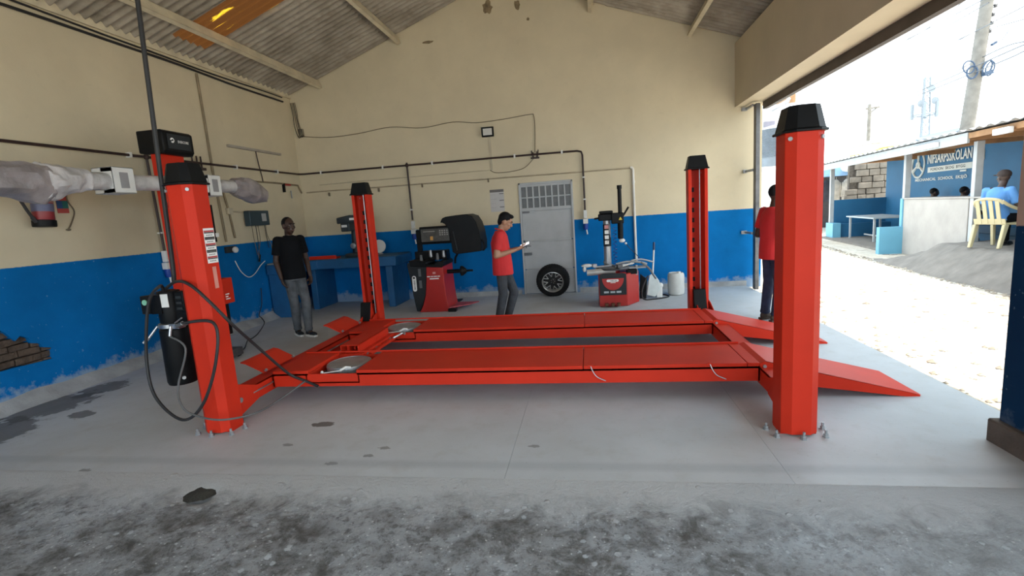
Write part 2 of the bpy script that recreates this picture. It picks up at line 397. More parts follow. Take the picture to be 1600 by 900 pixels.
vs = [V(ph.x+x, ph.y+y, -.022) for x, y in poly]+[V(ph.x+x*.6, ph.y+y*.6, -.012+.008*mnoise.noise(V(x*30, y*30, 1))) for x, y in poly]+[V(ph.x, ph.y, -.004)]
b.add(vs, [(i, (i+1) % 16, 16+(i+1) % 16, 16+i) for i in range(16)]+[(16+i, 16+(i+1) % 16, 32) for i in range(16)])
o = b.build('soil_patch', mat('damp dark soil', (.030, .027, .021), .95, var=.35, vscale=22, bump=.6, bscale=60)); tag(o, 'dark soil filling a small pothole in the worn floor', 'pothole')

# left wall with a broken patch
hole = [(3.30, .36), (3.72, .40), (3.98, .40), (4.18, .39), (4.34, .385), (4.36, .50), (4.27, .53), (4.24, .58), (4.17, .60), (4.15, .66), (4.08, .70), (4.03, .66), (3.96, .76), (3.92, .80), (3.86, .77), (3.80, .70), (3.66, .66), (3.30, .64)]
wl_ = MB(); to3 = lambda y, z: V(XL, y, z)
vs, fs = fill_poly([(YF, -.1), (YB, -.1), (YB, 4.17), (YF, 4.17)], [hole], to3)
def in_hole(y, z):
    c = False
    for i in range(len(hole)):
        (y0, z0), (y1, z1) = hole[i-1], hole[i]
        if (z0 > z) != (z1 > z) and y < (y1-y0)*(z-z0)/(z1-z0)+y0: c = not c
    return c
fs = [f for f in fs if not in_hole(sum(vs[i].y for i in f)/3, sum(vs[i].z for i in f)/3)]; wl_.add(vs, fs)
n = len(hole); wl_.add([V(XL, y, z) for y, z in hole]+[V(XL-.11, y, z) for y, z in hole], [(i, (i+1) % n, n+(i+1) % n, n+i) for i in range(n)])
wl_.box((XL-.22, YF, -.1), (XL-.11, YB, 4.17))
o = wl_.build('wall_left', [M_wall], smooth=False); tag(o, 'blue and cream painted wall with a broken patch low down', kind='structure'); wleft = o
z = .335; row = 0
while z < .82:
    y = 3.22-(row % 2)*.11
    while y < 4.40:
        L = .19+random.random()*.06
        b = MB(); dx = .066+random.random()*.03
        b.cbox((XL-dx-.01, y+L/2, z+.034), (.12, L-.012, .056+random.random()*.012), (random.uniform(-.05, .05), random.uniform(-.08, .08), random.uniform(-.08, .08)))
        b.build('brick', M_brick, wleft, bevel=.006); y += L
    z += .072; row += 1
b = MB(); b.box((XL-.112, 3.2, .33), (XL-.10, 4.45, .86)); b.build('mortar_bed', M_mortar, wleft)

# back gable wall with a door opening
DX0, DX1, DZ = -1.275, -.255, 2.13
wb = MB(); to3 = lambda x, zz: V(x, YB, zz)
out = [(XL-.2, -.1), (DX0, -.1), (DX0, DZ), (DX1, DZ), (DX1, -.1), (3.05, -.1), (3.05, roof_z(3.05)+.07), (RIDGE[0], RIDGE[1]+.07), (XL-.2, roof_z(XL-.2)+.07)]
vs, fs = fill_poly(out, [], to3); wb.add(vs, fs)
wb.add([V(x, YB+d, zz) for d in (0, .2) for x, zz in ((DX0, -.1), (DX0, DZ), (DX1, DZ), (DX1, -.1))], [(i, i+1, i+5, i+4) for i in range(3)])
wb.box((XL-.2, YB+.2, -.1), (3.05, YB+.22, 4.2))
o = wb.build('wall_back', [M_wall], smooth=False); tag(o, 'tall gable wall painted cream over a blue dado', kind='structure')

for (qx, qy, r) in ((762, 12, .11), (808, 8, .07), (668, 66, .07), (825, 30, .03)):
    c = ony(qx, qy, YB); b = MB(); n = 14; pl = []
    for k in range(n):
        a = 2*math.pi*k/n; rr = r*(1+.5*mnoise.noise(V(math.cos(a)*1.7+qx, math.sin(a)*1.7, 3))); pl.append((rr*math.cos(a)*(1.5 if qx == 668 else .8), rr*math.sin(a)*(.35 if qx == 668 else 1)))
    b.prism([(c.x+x, c.z+z_) for x, z_ in pl], 1, YB-.004, YB-.0005); b.build('plaster_scar', mat('bare plaster', (.22, .165, .095), .9, var=.4, vscale=12, bump=.5) if 'bare plaster' not in MATS else MATS['bare plaster'], o)
# right side: header beam over the opening, pillar between the bays, wall behind the camera
b = MB(); b.box((XR, YF, 3.14), (3.02, YB, roof_z(2.75)-.04)); o = b.build('wall_right', M_cream, smooth=False); tag(o, 'deep cream plaster header beam over the open side', kind='structure')
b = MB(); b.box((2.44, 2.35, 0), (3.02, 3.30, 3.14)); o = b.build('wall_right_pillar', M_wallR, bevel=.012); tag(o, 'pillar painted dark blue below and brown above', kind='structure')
b = MB(); b.box((2.40, 2.31, -.02), (3.04, 3.335, .145)); o = b.build('baseboard_right', mat('bare skirting plaster', (.10, .082, .068), .9, var=.25, vscale=6, bump=.3), bevel=.015); tag(o, 'raw plaster plinth around the pillar foot', kind='structure')
b = MB(); b.add([V(x, YF-d_, zz) for d_ in (0, .15) for x, zz in ((XL-.2, 3.5), (3.02, 3.5), (3.02, 4.13), (RIDGE[0], RIDGE[1]), (XL-.2, 4.05))], [(0, 1, 2, 3, 4), (9, 8, 7, 6, 5), (0, 5, 6, 1)])
o = b.build('wall_front', M_wall, smooth=False); tag(o, 'painted gable top over the open end opposite the door wall', kind='structure')
# sloping skirting fillet on the left wall
sk = MB()
def skf(u, v):
    y = 2.75+(8.15-2.75)*u; w = .16+.05*mnoise.noise(V(y*1.7, 0, 0)); h = .11+.03*mnoise.noise(V(y*2.3, 5, 0))
    x = XL+w*(1-v)**1.0; zz = h*v; return V(x, y, zz+.012*mnoise.noise(V(y*9, v*4, 2))*(0 < v < 1)+.001)
sk.grid(skf, 120, 4)
o = sk.build('baseboard_left', mat('pale cement fillet', (.34, .35, .355), .85, var=.22, vscale=4, bump=.4, bscale=20)); tag(o, 'crumbly pale cement fillet along the wall foot', kind='structure')
b = MB(); b.box((-3.4, YB-.02, 0), (DX0-.05, YB, .09)); b.box((DX1+.05, YB-.02, 0), (2.8, YB, .09)); o = b.build('baseboard_back', MATS['pale cement fillet']); tag(o, 'thin pale cement strip along the gable wall foot', kind='structure')

# roof: corrugated sheets laid up the slope, plus purlins
ce = thing('ceiling', (0, 0, 0), kind='structure'); tag(ce, 'sloping roof of grey corrugated sheets on cream purlins')
SHW = .65
def sheet_mesh(x0, x1, lift):
    b = MB(); N = 60; amp = .024
    z0, z1 = roof_z(x0), roof_z(x1); s = V(x1-x0, 0, z1-z0).normalized(); nrm = V(-s.z, 0, s.x)
    if nrm.z < 0: nrm = -nrm
    def f(u, v):
        return V(x0+(x1-x0)*v, SHW*1.04*u, z0+(z1-z0)*v)+nrm*(.03+lift+amp*math.cos(u*1.04*2*math.pi*5))
    b.grid(f, N, 3); return b
courses = [(-6.05, -3.55, 0.0), (-3.70, RIDGE[0], .012), (4.0, .45, 0.0), (.60, RIDGE[0], .012)]
cm = [sheet_mesh(*c).mesh('roof_sheet', M_roof) for c in courses]
tm = sheet_mesh(-5.47, -3.55, .006).mesh('translucent_sheet', M_trans); tm2 = sheet_mesh(-3.7, RIDGE[0], .018).mesh('translucent_sheet', M_trans)
tm0 = sheet_mesh(-6.05, -5.40, 0).mesh('roof_sheet', M_roof)
for k in range(-15, 5):
    y = 6.37+k*SHW
    for ci in range(4):
        if k == 0 and ci == 0:
            inst('roof_sheet', tm0, ce, (0, y, 0)); inst('translucent_sheet', tm, ce, (0, y, 0)); continue
        if k == 0 and ci == 1: inst('translucent_sheet', tm2, ce, (0, y, 0)); continue
        inst('roof_sheet', cm[ci], ce, (0, y, (k % 2)*.003))
b = MB(); b.prism([(RIDGE[0]-.25, RIDGE[1]-.03), (RIDGE[0], RIDGE[1]+.07), (RIDGE[0]+.25, RIDGE[1]-.03), (RIDGE[0], RIDGE[1]+.09)], 1, YF, YB+.1)
b.v = [V(p.x, p.y, p.z+.04) for p in b.v]; b.build('ridge_cap', M_roof, ce)
for x in (-5.03, -3.36, -1.75, .19, 1.87):
    zt = roof_z(x)-.005; ang = math.atan(.3715 if x < RIDGE[0] else -.3455); b = MB(); h = .135; w = .065; t = .006
    sgn = 1 if x < RIDGE[0] else -1
    for a0, a1 in (((0, -h), (t, 0)), ((0, -t), (w, 0)), ((0, -h), (w, -h+t))):
        mt = Matrix.Translation(V(x, 0, zt)) @ Matrix.Rotation(-ang, 4, 'Y')
        b.box(V(a0[0]*-sgn, YF, a0[1]), V(a1[0]*-sgn, YB-.0, a1[1]), mt)
    b.build('purlin', PURLIN, ce)
# wall plate under the eave
b = MB(); b.box((XL, YF, 4.09), (XL+.035, YB, 4.19)); o = b.build('trim_1', PURLIN); tag(o, 'pale eave batten along the top of the left wall', kind='structure')

# steel frame of the sliding gate at the opening
b = MB(); b.box((2.80, 9.02, 0), (2.86, 9.14, 3.10)); b.box((2.86, 9.05, 0), (2.875, 9.11, 3.10)); o = b.build('trim_2', DSTEEL, bevel=.004); tag(o, 'dark steel upright at the end of the opening', kind='structure')
b = MB(); b.box((2.96, YF, 3.02), (3.03, 9.2, 3.139)); o = b.build('trim_3', mat('brown steel rail', (.06, .045, .038), .6, var=.2)); tag(o, 'dark steel rail under the outer edge of the beam', kind='structure')
b = MB(); b.box((3.035, YF, 3.03), (3.06, 9.2, 3.085)); b.build('rail_lip', mat('grey rail paint', (.32, .32, .33), .5), o)
for (px_, py_) in ((1163, 171), (1165, 268), (1162, 363)):
    p = ony(px_, py_, YB); b = MB(); b.box((p.x-.05, YB-.035, p.z-.03), (2.80, YB-.005, p.z+.03)); b.box((2.77, 9.13, p.z-.02), (2.80, YB-.01, p.z+.02))
    o = b.build('steel_lug', ZINC, bevel=.003); tag(o, {171: 'flat steel lug holding the gate upright just under the beam', 268: 'flat steel lug holding the gate upright on the cream paint', 363: 'flat steel lug holding the gate upright on the blue paint'}[py_], 'bracket', 'steel lugs beside the gate upright')

# steel door
dr = thing('door_1', ((DX0+DX1)/2, YB+.04, 0), kind='structure'); tag(dr, 'grey steel door with a barred window row')
b = MB(); ft = .035
b.box((DX0, YB-.02, 0), (DX0+ft, YB+.08, DZ)); b.box((DX1-ft, YB-.02, 0), (DX1, YB+.08, DZ)); b.box((DX0, YB-.02, DZ-ft), (DX1, YB+.08, DZ)); b.build('door_frame', GREYPAINT, dr, bevel=.004)
x0, x1 = DX0+ft, DX1-ft
zs = [(.01, .47), (.49, 1.02), (1.04, 1.60)]
for a, c in zs:
    b = MB(); b.box((x0, YB+.02, a), (x1, YB+.06, c)); b.build('door_panel', GREYPAINT, dr, bevel=.006)
for zz in (.48, 1.03):
    b = MB(); b.box((x0+.03, YB-.005, zz-.012), (x1-.03, YB+.03, zz+.012)); b.build('door_rail', GREYPAINT, dr, bevel=.003)
b = MB(); b.box((x0, YB+.0, 1.60), (x1, YB+.05, 1.66)); b.box((x0, YB, 1.84), (x1, YB+.05, 1.865)); b.box((x0, YB, 2.05), (x1, YB+.05, DZ-ft)); b.build('window_rail', GREYPAINT, dr, bevel=.003)
nb = 8
for i in range(nb+1):
    xx = x0+(x1-x0)*i/nb; b = MB(); b.box((xx-.014, YB-.004, 1.64), (xx+.014, YB+.035, 2.07)); b.build('window_bar', GREYPAINT, dr, bevel=.003)
for i in range(nb):
    for a, c in ((1.66, 1.84), (1.865, 2.05)):
        b = MB(); b.box((x0+(x1-x0)*i/nb+.014, YB+.03, a), (x0+(x1-x0)*(i+1)/nb-.014, YB+.04, c)); b.build('pane', DOORGLASS, dr)
b = MB(); b.box((x0, YB-.02, .76), (x0+.15, YB+.015, .81)); b.box((x0+.02, YB-.01, .93), (x0+.14, YB+.01, .945)); b.cyl((x0+.05, YB-.03, .90), (x0+.05, YB-.03, 1.02), .008, 8); b.build('door_bolt', DSTEEL, dr, bevel=.003)
b = MB(); b.box((x0+.02, YB-.015, 1.565), (x0+.15, YB+.01, 1.595)); b.build('latch_plate', DSTEEL, dr)

# ============================================================ FOUR-POST LIFT
lift = thing('four_post_lift', (-.85, 4.95, 0), label='red four-post car lift with two long runways lowered to the floor', cat='car lift')
PT = 1.975
def post(x, y, face):
    """C-section post, back bevelled; face=+1 opens toward +Y, -1 toward -Y"""
    o2 = [(-.075, .078), (-.114, .078), (-.114, -.074), (-.06, -.118), (.06, -.118), (.114, -.074), (.114, .078), (.075, .078)]
    i2 = [(.075, .069), (.105, .069), (.105, -.069), (.056, -.108), (-.056, -.108), (-.105, -.069), (-.105, .069), (-.075, .069)]
    P = lambda p: (x+p[0], y+p[1]*face)
    b = MB(); b.prism([P(p) for p in o2+i2], 2, .012, PT); po = b.build('post', RED, lift, smooth=False, bevel=.004)
    b = MB(); b.box((x-.112, y-.07, 0), (x+.112, y+.07, .014)); b.build('base_plate', RED, po)
    b = MB()   # cap: brim and tapering hat
    def ringp(s, z): return [V(x+px_*s, y+py_*face*s+.0, z) for px_, py_ in ((-.114, .078), (-.114, -.074), (-.06, -.118), (.06, -.118), (.114, -.074), (.114, .078))]
    r0, r1, r2, r3 = ringp(1.17, PT-.008), ringp(1.17, PT+.006), ringp(1.05, PT+.012), ringp(.80, PT+.155)
    n = 6; b.add(r0+r1+r2+r3, [list(range(n))[::-1]]+[(i+n*k, (i+1) % n+n*k, (i+1) % n+n*(k+1), i+n*(k+1)) for k in range(3) for i in range(n)]+[list(range(3*n, 4*n))])
    b.build('post_cap', BLACK, po, smooth=False, bevel=.004)
    for sx in (-.088, .088):
        b = MB(); c = V(x+sx, y-.096*face, PT-.045); d = V(.56*math.copysign(1, sx), -.83*face, 0).normalized(); b.cyl(c-d*.01, c+d*.012, .013, 10); b.build('cap_bolt', ZINC, po)
    # lock ladder with slots and the lifting cable inside the channel
    b = MB(); yi = y-.095*face
    b.box((x-.055, yi, .05), (x-.012, yi+.012*face, PT-.02)); b.build('lock_ladder', DSTEEL if 0 else RED, po)
    for k in range(11):
        b = MB(); zz = .45+k*.125; b.box((x-.052, yi+.012*face, zz), (x-.016, yi+.016*face, zz+.055)); b.build('ladder_slot', BLACK, po)
    b = MB(); b.cyl((x+.03, y+.02*face, .2), (x+.03, y+.02*face, PT), .007, 8); b.build('lifting_cable', STEEL, po)
    for dx, dy in ((-.18, .0), (.18, .0), (.0, -.155*face), (-.15, -.12*face), (.15, -.12*face)):
        b = MB(); c = V(x+dx, y+dy, 0); b.cyl(c, c+V(0, 0, .012), .022, 6); b.cyl(c, c+V(random.uniform(-.006, .006), 0, .05), .009, 8); b.cyl(c+V(0, 0, .012), c+V(0, 0, .028), .016, 6); b.build('anchor_bolt', ZINC, po)
    return po
PX0, PX1, PY0, PY1 = -3.025, 1.337, 3.47, 6.50
pFL = post(PX0, PY0, 1); pFR = post(PX1, PY0, 1); pRL = post(PX0, PY1, -1); pRR = post(PX1, PY1, -1)
# cross beams
def crossbeam(x, left):
    s = -1 if left else 1
    b = MB(); w = .075
    b.box((x-w, PY0+.1, .235), (x+w, PY1-.1, .25)); b.box((x-w, PY0+.1, .12), (x-w+.008, PY1-.1, .25)); b.box((x+w-.008, PY0+.1, .12), (x+w, PY1-.1, .25)); b.box((x-w, PY0+.1, .115), (x+w, PY1-.1, .123))
    o = b.build('crossbeam', RED, lift, bevel=.002)
    for ya, sg in ((PY0+.08, 1), (PY1-.08, -1)):   # end gussets that run into the post
        b = MB(); b.prism([(ya-.10*sg, .05), (ya+.0*sg, .05), (ya+.28*sg, .12), (ya+.28*sg, .245), (ya+.05*sg, .33), (ya-.10*sg, .36)], 0, x-.09, x-.078); b.prism([(ya-.10*sg, .05), (ya, .05), (ya+.28*sg, .12), (ya+.28*sg, .245), (ya+.05*sg, .33), (ya-.10*sg, .36)], 0, x+.078, x+.09)
        b.box((x-.08, ya-.1*sg, .05), (x+.08, ya, .30)); b.build('end_gusset', RED, o, bevel=.002)
        b = MB(); b.cyl((x+.09, ya+.05*sg, .19), (x+.10, ya+.05*sg, .19), .022, 12); b.build('pulley_pin', ZINC, o)
    b = MB(); b.cyl((x+w+.01, PY0+.3, .19), (x+w+.01, PY1-.3, .19), .008, 8); b.build('tie_rod', STEEL, o)
    # slanted cover at the rear carriage
    b = MB(); ya = PY1-.17
    b.prism([(ya-.02, .25), (ya+.05, .50), (ya+.10, .50), (ya+.06, .25)], 0, x-.115, x+.03); b.build('carriage_cover', BLACK, o, bevel=.006)
    b = MB(); b.prism([(ya-.02, .25), (ya+.06, .50), (ya+.12, .25)], 0, x+.032, x+.045); b.build('carriage_web', RED, o, bevel=.002)
    return o
cbL = crossbeam(-3.045, True); cbR = crossbeam(1.375, False)
# runways
def runway(y0, y1, near):
    b = MB(); x0, x1 = -2.955, 1.30
    t = .012
    for ya in (y0, y1-t): b.box((x0, ya, .142), (x1, ya+t, .258))
    b.box((x0, y0, .246), (-2.60, y1, .258)); b.box((-2.12, y0, .246), (x1, y1, .258)); b.box((x0, y0, .142), (x0+t, y1, .258)); b.box((x1-t, y0, .142), (x1, y1, .258)); b.box((-2.62, y0, .17), (-2.1, y1, .182))
    for xx in (-2.62, -2.11): b.box((xx, y0, .17), (xx+.01, y1, .258))
    o = b.build('runway', RED, lift, smooth=False)
    for xa, xb in ((x0+.002, -2.60), (-2.125, -.096), (-.089, 1.205), (1.211, x1)):
        b = MB(); b.box((xa, y0+.004, .259), (xb, y1-.004, .289)); b.build('deck_plate', RED, o, bevel=.003)
    b = MB(); b.box((x0, y1-.03, .29), (x1, y1-.02, .305)); b.build('inner_rail', RED, o)
    # ramp: wedge with overlapping tongue
    yr0, yr1 = y0+.0, y1-.04
    b = MB(); b.prism([(1.30, .285), (1.335, .30), (2.455, .012), (2.455, 0), (2.36, 0), (1.45, .12), (1.43, .20), (1.30, .255)], 1, yr0, yr0+.008); b.prism([(1.30, .285), (1.335, .30), (2.455, .012), (2.455, 0), (2.36, 0), (1.45, .12), (1.43, .20), (1.30, .255)], 1, yr1-.008, yr1)
    b.add([V(1.30, yr0, .288), V(1.345, yr0, .303), V(2.465, yr0, .012), V(2.465, yr1, .012), V(1.345, yr1, .303), V(1.30, yr1, .288)], [(0, 1, 4, 5), (1, 2, 3, 4)])
    b.add([V(1.30, yr0, .282), V(1.345, yr0, .297), V(2.465, yr0, .004), V(2.465, yr1, .004), V(1.345, yr1, .297), V(1.30, yr1, .282)], [(0, 5, 4, 1), (1, 4, 3, 2)])
    rp_ = b.build('ramp', RED, o, smooth=False)
    b = MB(); b.cyl((1.335, yr0-.01, .262), (1.335, yr1+.01, .262), .014, 10); b.build('hinge_pin', ZINC, rp_)
    # wheel stop flap at the far end
    b = MB(); ya, yb = y0+.04, y1-.07
    q = [V(-3.07, ya, .262), V(-3.07, yb, .262), V(-3.25, yb, .352), V(-3.30, yb, .362), V(-3.30, ya, .362), V(-3.25, ya, .352)]
    tt = V(.006, 0, .012); b.add(q+[p+tt for p in q], [(0, 1, 2, 5), (5, 2, 3, 4), (6, 11, 8, 7), (11, 10, 9, 8), (0, 6, 7, 1), (1, 7, 8, 2), (2, 8, 9, 3), (3, 9, 10, 4), (4, 10, 11, 5), (5, 11, 6, 0)])
    st = b.build('wheel_stop', RED, o, smooth=False)
    for yy in (ya+.03, yb-.03):
        b = MB(); b.cyl((-3.075, yy, .275), (-3.055, yy, .29), .013, 8); b.build('stop_bolt', ZINC, st)
    return o
rwN = runway(4.05, 4.665, True); rwF = runway(5.56, 6.20, False)
# release levers on the near runway side
for xx in (-.05+.02, .92):
    b = MB(); p = [V(xx, 4.045, .292), V(xx+.015, 4.035, .25), V(xx+.05, 4.03, .20), V(xx+.12, 4.03, .165)]; b.tube(smooth_path(p, 4), .004, 6); b.build('release_wire', STEEL, rwN)
    b = MB(); b.box((xx-.02, 4.04, .288), (xx+.02, 4.06, .298)); b.build('lever_tab', RED, rwN)
# turn plates lie in the runway recesses
def turnplate(cx, cy, label):
    t = thing('turn_plate', (cx, cy, .182), label=label, cat='turn plate', group='alignment turn plates in the runways')
    b = MB(); b.box((cx-.235, cy-.29, .183), (cx+.235, cy+.29, .20)); b.build('base', DSTEEL, t, bevel=.003)
    b = MB(); mt = Matrix.Translation(V(cx-.01, cy+.05, .2)); b.lathe([(.21, 0), (.215, .04), (.21, .058), (.19, .064), (.19, .06), (.001, .06)], 36, mt, caps=False); b.build('disc', ZINC, t)
    b = MB(); b.box((cx-.2, cy-.26, .20), (cx+.18, cy-.21, .225)); b.build('scale_arm', STEEL, t, bevel=.003)
    b = MB(); b.cyl((cx-.13, cy-.23, .24), (cx+.02, cy-.2, .25), .006, 8); b.ell((cx-.14, cy-.235, .245), (.016, .012, .02)); b.tube([(cx+.02, cy-.2, .25), (cx+.06, cy-.16, .27), (cx+.10, cy-.14, .26)], .012, 8); b.build('lock_pin', WHITE, t)
turnplate(-2.36, 4.36, 'grey turn plate in the runway beside the power unit post')
turnplate(-2.36, 5.87, 'grey turn plate in the runway next to the bare rear post')
# jack beam bridging the runways
jk = thing('jack_beam', (-2.40, 5.15, .25), label='red sliding jack beam bridging the two runways', cat='jack')
jx0, jx1 = -2.62, -2.42
b = MB(); b.box((jx0, 4.72, .335), (jx1, 5.52, .345)); b.box((jx0, 4.72, .26), (jx0+.008, 5.52, .345)); b.box((jx1-.008, 4.72, .26), (jx1, 5.52, .345)); b.build('beam', RED, jk, bevel=.003)
b = MB(); b.box((jx0+.03, 4.80, .265), (jx0+.06, 5.4, .32)); b.box((jx0+.1, 4.82, .268), (jx0+.12, 5.4, .3)); b.build('slide_bar', RED, jk, bevel=.002)
b = MB(); b.box((jx0-.04, 4.675, .232), (jx1+.06, 5.55, .262)); b.box((jx1+.03, 4.69, .19), (jx1+.04, 5.53, .25)); b.build('carriage', RED, jk, bevel=.003)
b = MB(); b.box((jx1+.075, 4.78, .21), (jx1+.11, 5.50, .24)); b.build('side_rail', RED, jk, bevel=.002)
for yy in (4.80, 5.02, 5.40):
    b = MB(); b.cyl((jx1+.04, yy, .225), (jx1+.075, yy, .225), .02, 10); b.build('roller', ZINC, jk)
b = MB(); b.tube(smooth_path([(jx1+.10, 5.40, .235), (jx1+.14, 5.46, .25), (jx1+.19, 5.50, .27), (jx1+.22, 5.47, .265)], 4), .013, 8); b.build('air_fitting', STEEL, jk)
# power unit on the front left post
pu = MB(); ux, uy = -3.35, 3.50
b = MB(); b.lathe([(.062, .90), (.085, .905), (.088, .92), (.088, 1.14), (.08, 1.16), (.04, 1.17)], 20, Matrix.Translation(V(ux-.02, uy, 0))); b.box((ux-.10, uy-.10, .99), (ux-.01, uy, 1.14)); pw = b.build('power_unit', BLACK, lift)
b = MB(); b.box((ux-.20, uy-.09, .99), (ux-.115, uy+.03, 1.135)); sw = b.build('switch_box', BLACK, pw, bevel=.006)
b = MB(); b.cyl((ux-.155, uy-.09, 1.085), (ux-.155, uy-.099, 1.085), .022, 14); b.build('push_button', mat('green push button', (.25, .55, .38), .4), pw)
b = MB(); b.box((ux-.01, uy-.0925, 1.04), (ux+.055, uy-.0885, 1.145)); b.build('rating_plate', WHITE, pw)
b = MB(); b.box((ux+.075, uy-.05, .99), (ux+.155, uy+.05, 1.155)); b.build('capacitor_box', BLACK, pw, bevel=.006)
for k in range(3):
    b = MB(); b.box((ux+.09, uy-.056, 1.01+k*.045), (ux+.14, uy-.049, 1.03+k*.045)); b.build('cooling_rib', GREYM, pw)
b = MB(); b.lathe([(.10, .865), (.105, .87), (.105, .90), (.07, .905)], 20, Matrix.Translation(V(ux-.02, uy, 0))); b.box((ux+.03, uy-.10, .865), (ux+.12, uy-.03, .905)); b.cyl((ux+.10, uy-.10, .885), (ux+.23, 3.325, .925), .016, 10)
b.cyl((ux-.10, uy-.07, .885), (ux-.15, uy-.12, .80), .009, 8); b.cyl((ux-.15, uy-.12, .80), (ux-.185, uy-.14, .765), .012, 8); b.cyl((ux+.05, uy-.10, .89), (ux+.04, uy-.115, .81), .012, 8); b.cyl((ux+.08, uy-.09, .91), (ux+.17, uy-.11, .955), .007, 8); b.build('valve_block', STEEL, pw, bevel=.002)
b = MB(); b.lathe([(.05, .865), (.10, .86), (.108, .85), (.112, .42), (.104, .395), (.05, .39)], 24, Matrix.Translation(V(ux-.015, uy, 0))); b.build('oil_tank', BLACK, pw)
b = MB(); b.cyl((ux+.065, uy-.075, .46), (ux+.085, uy-.095, .46), .014, 10); b.build('drain_plug', STEEL, pw)
b = MB(); b.box((ux+.03, uy-.04, .9), (PX0-.13, uy+.04, 1.1)); b.build('mounting_bracket', BLACK, pw)
# hoses of the lift
def hose(name, pts, r, parent, m=BWIRE, n=8):
    b = MB(); b.tube(smooth_path(pts, n), r, 8); return b.build(name, m, parent)
yh = uy-.14
h1 = [V(ux-.0, uy-.06, 1.16), ony(250, 447, yh), ony(232, 475, yh), ony(229, 560, yh), ony(243, 620, yh-.05), ony(285, 656, yh-.1), ony(318, 630, yh-.1), ony(338, 560, yh-.08), ony(334, 505, yh-.04), V(ux+.22, 3.325, .925)]
hose('hydraulic_hose', h1, .012, lift)
h2 = [V(ux+.04, uy-.115, .81), ony(290, 545, yh), ony(279, 600, yh-.03), ony(282, 630, yh-.1), ony(300, 647, yh-.12), ony(345, 656, yh-.13), ony(400, 645, 3.45), ony(440, 622, 3.75), V(-2.62, 4.035, .20)]
hose('return_hose', h2, .008, lift, mat('grey hose', (.10, .10, .10), .6))
h3 = [V(ux-.02, uy-.05, 1.16), ony(275, 440, yh), ony(298, 446, 3.30), ony(330, 474, 3.30), ony(362, 506, 3.36), ony(400, 540, 3.70), ony(450, 583, 3.98), V(-2.62, 4.035, .20), V(-2.5, 4.03, .15)]
hose('supply_hose', h3, .012, lift)
# conduit dropping from the roof to the power unit
b = MB(); top = ony(215, 0, 3.5); top2 = V(-3.12, 3.5, roof_z(-3.12)-.02)
b.tube(smooth_path([top2, top, ony(241, 200, 3.5), ony(268, 400, 3.52), ony(272, 440, 3.5)], 8), .017, 10); o = b.build('power_conduit', BWIRE); tag(o, 'black power conduit dropping from the roof to the lift power unit', 'conduit')
# sticker and writing on the front left post (on its right bevel)
bx0 = V(PX0+.114, PY0-.074, 0); bx1 = V(PX0+.114, PY0+.078, 0); bd = (bx1-bx0).normalized()
def bev(u, z): return bx0+bd*u+V(0, 0, z)
bn = V(bd.y, -bd.x, 0)
FB = frame(bev(.09, 1.50)+bn*.0015, bd, (0, 0, 1))
b = MB(); b.box((-.055, -.135, 0), (.055, .135, .001), FB); stk = b.build('instruction_label', PRINTW, pFL)
for k in range(5):
    b = MB(); b.box((-.051, .105-k*.05, .001), (.051, .118-k*.05, .0016), FB); b.build('label_band', PRINTK if k % 2 else PRINTR, stk)
    b = MB(); b.box((-.051, .096-k*.05, .001), (.051, .104-k*.05, .0016), FB)
    for q in range(4): b.box((-.03+q*.017, .078-k*.05, .001), (-.02+q*.017, .085-k*.05, .0016), FB)
    b.build('label_print', PRINTK, stk)
FB2 = frame(bev(.09, 1.25)+bn*.0015, (0, 0, 1), -bd)
b = MB(); b.box((-.085, -.02, 0), (.085, .02, .0008), FB2); b.build('serial_strip', mat('pale red print', (.62, .25, .20), .6), pFL)

# ============================================================ WHEEL ALIGNER GANTRY
al = thing('wheel_aligner', (-4.62, 5.1, 0), label='red wheel aligner column with a plastic-wrapped camera beam', cat='wheel aligner')
GX = -4.55
b = MB(); b.box((GX-.16, 4.97, .12), (GX-.04, 5.30, 2.55)); col_ = b.build('column', DRED if 0 else RED, al, bevel=.008)
b = MB(); b.prism([(GX-.26, 2.50), (GX+.03, 2.48), (GX+.06, 2.52), (GX+.06, 2.72), (GX+.03, 2.74), (GX-.26, 2.74)], 1, 4.93, 5.36); hb = b.build('header_box', BLACK, al, bevel=.014)
b = MB(); b.box((GX+.06, 4.99, 2.54), (GX+.066, 5.31, 2.70)); b.build('header_face', GREYM, hb, bevel=.004)
HF = frame(V(GX+.068, 5.15, 2.62), (0, 1, 0), (0, 0, 1))
text('header_lettering', 'EVERCORE', frame(V(GX+.067, 5.20, 2.625), (0, 1, 0), (0, 0, 1)), .15, .028, PRINTW, hb, .02)
b = MB(); b.add([HF @ V(-.10+.028*math.cos(a*math.pi/8), .012+.028*math.sin(a*math.pi/8), 0) for a in range(-6, 9)]+[HF @ V(-.095+.012*math.cos(a*math.pi/8), .014+.012*math.sin(a*math.pi/8), 0) for a in range(-6, 9)], [(i, i+1, i+16, i+15) for i in range(14)]); b.build('header_emblem', PRINTW, hb)
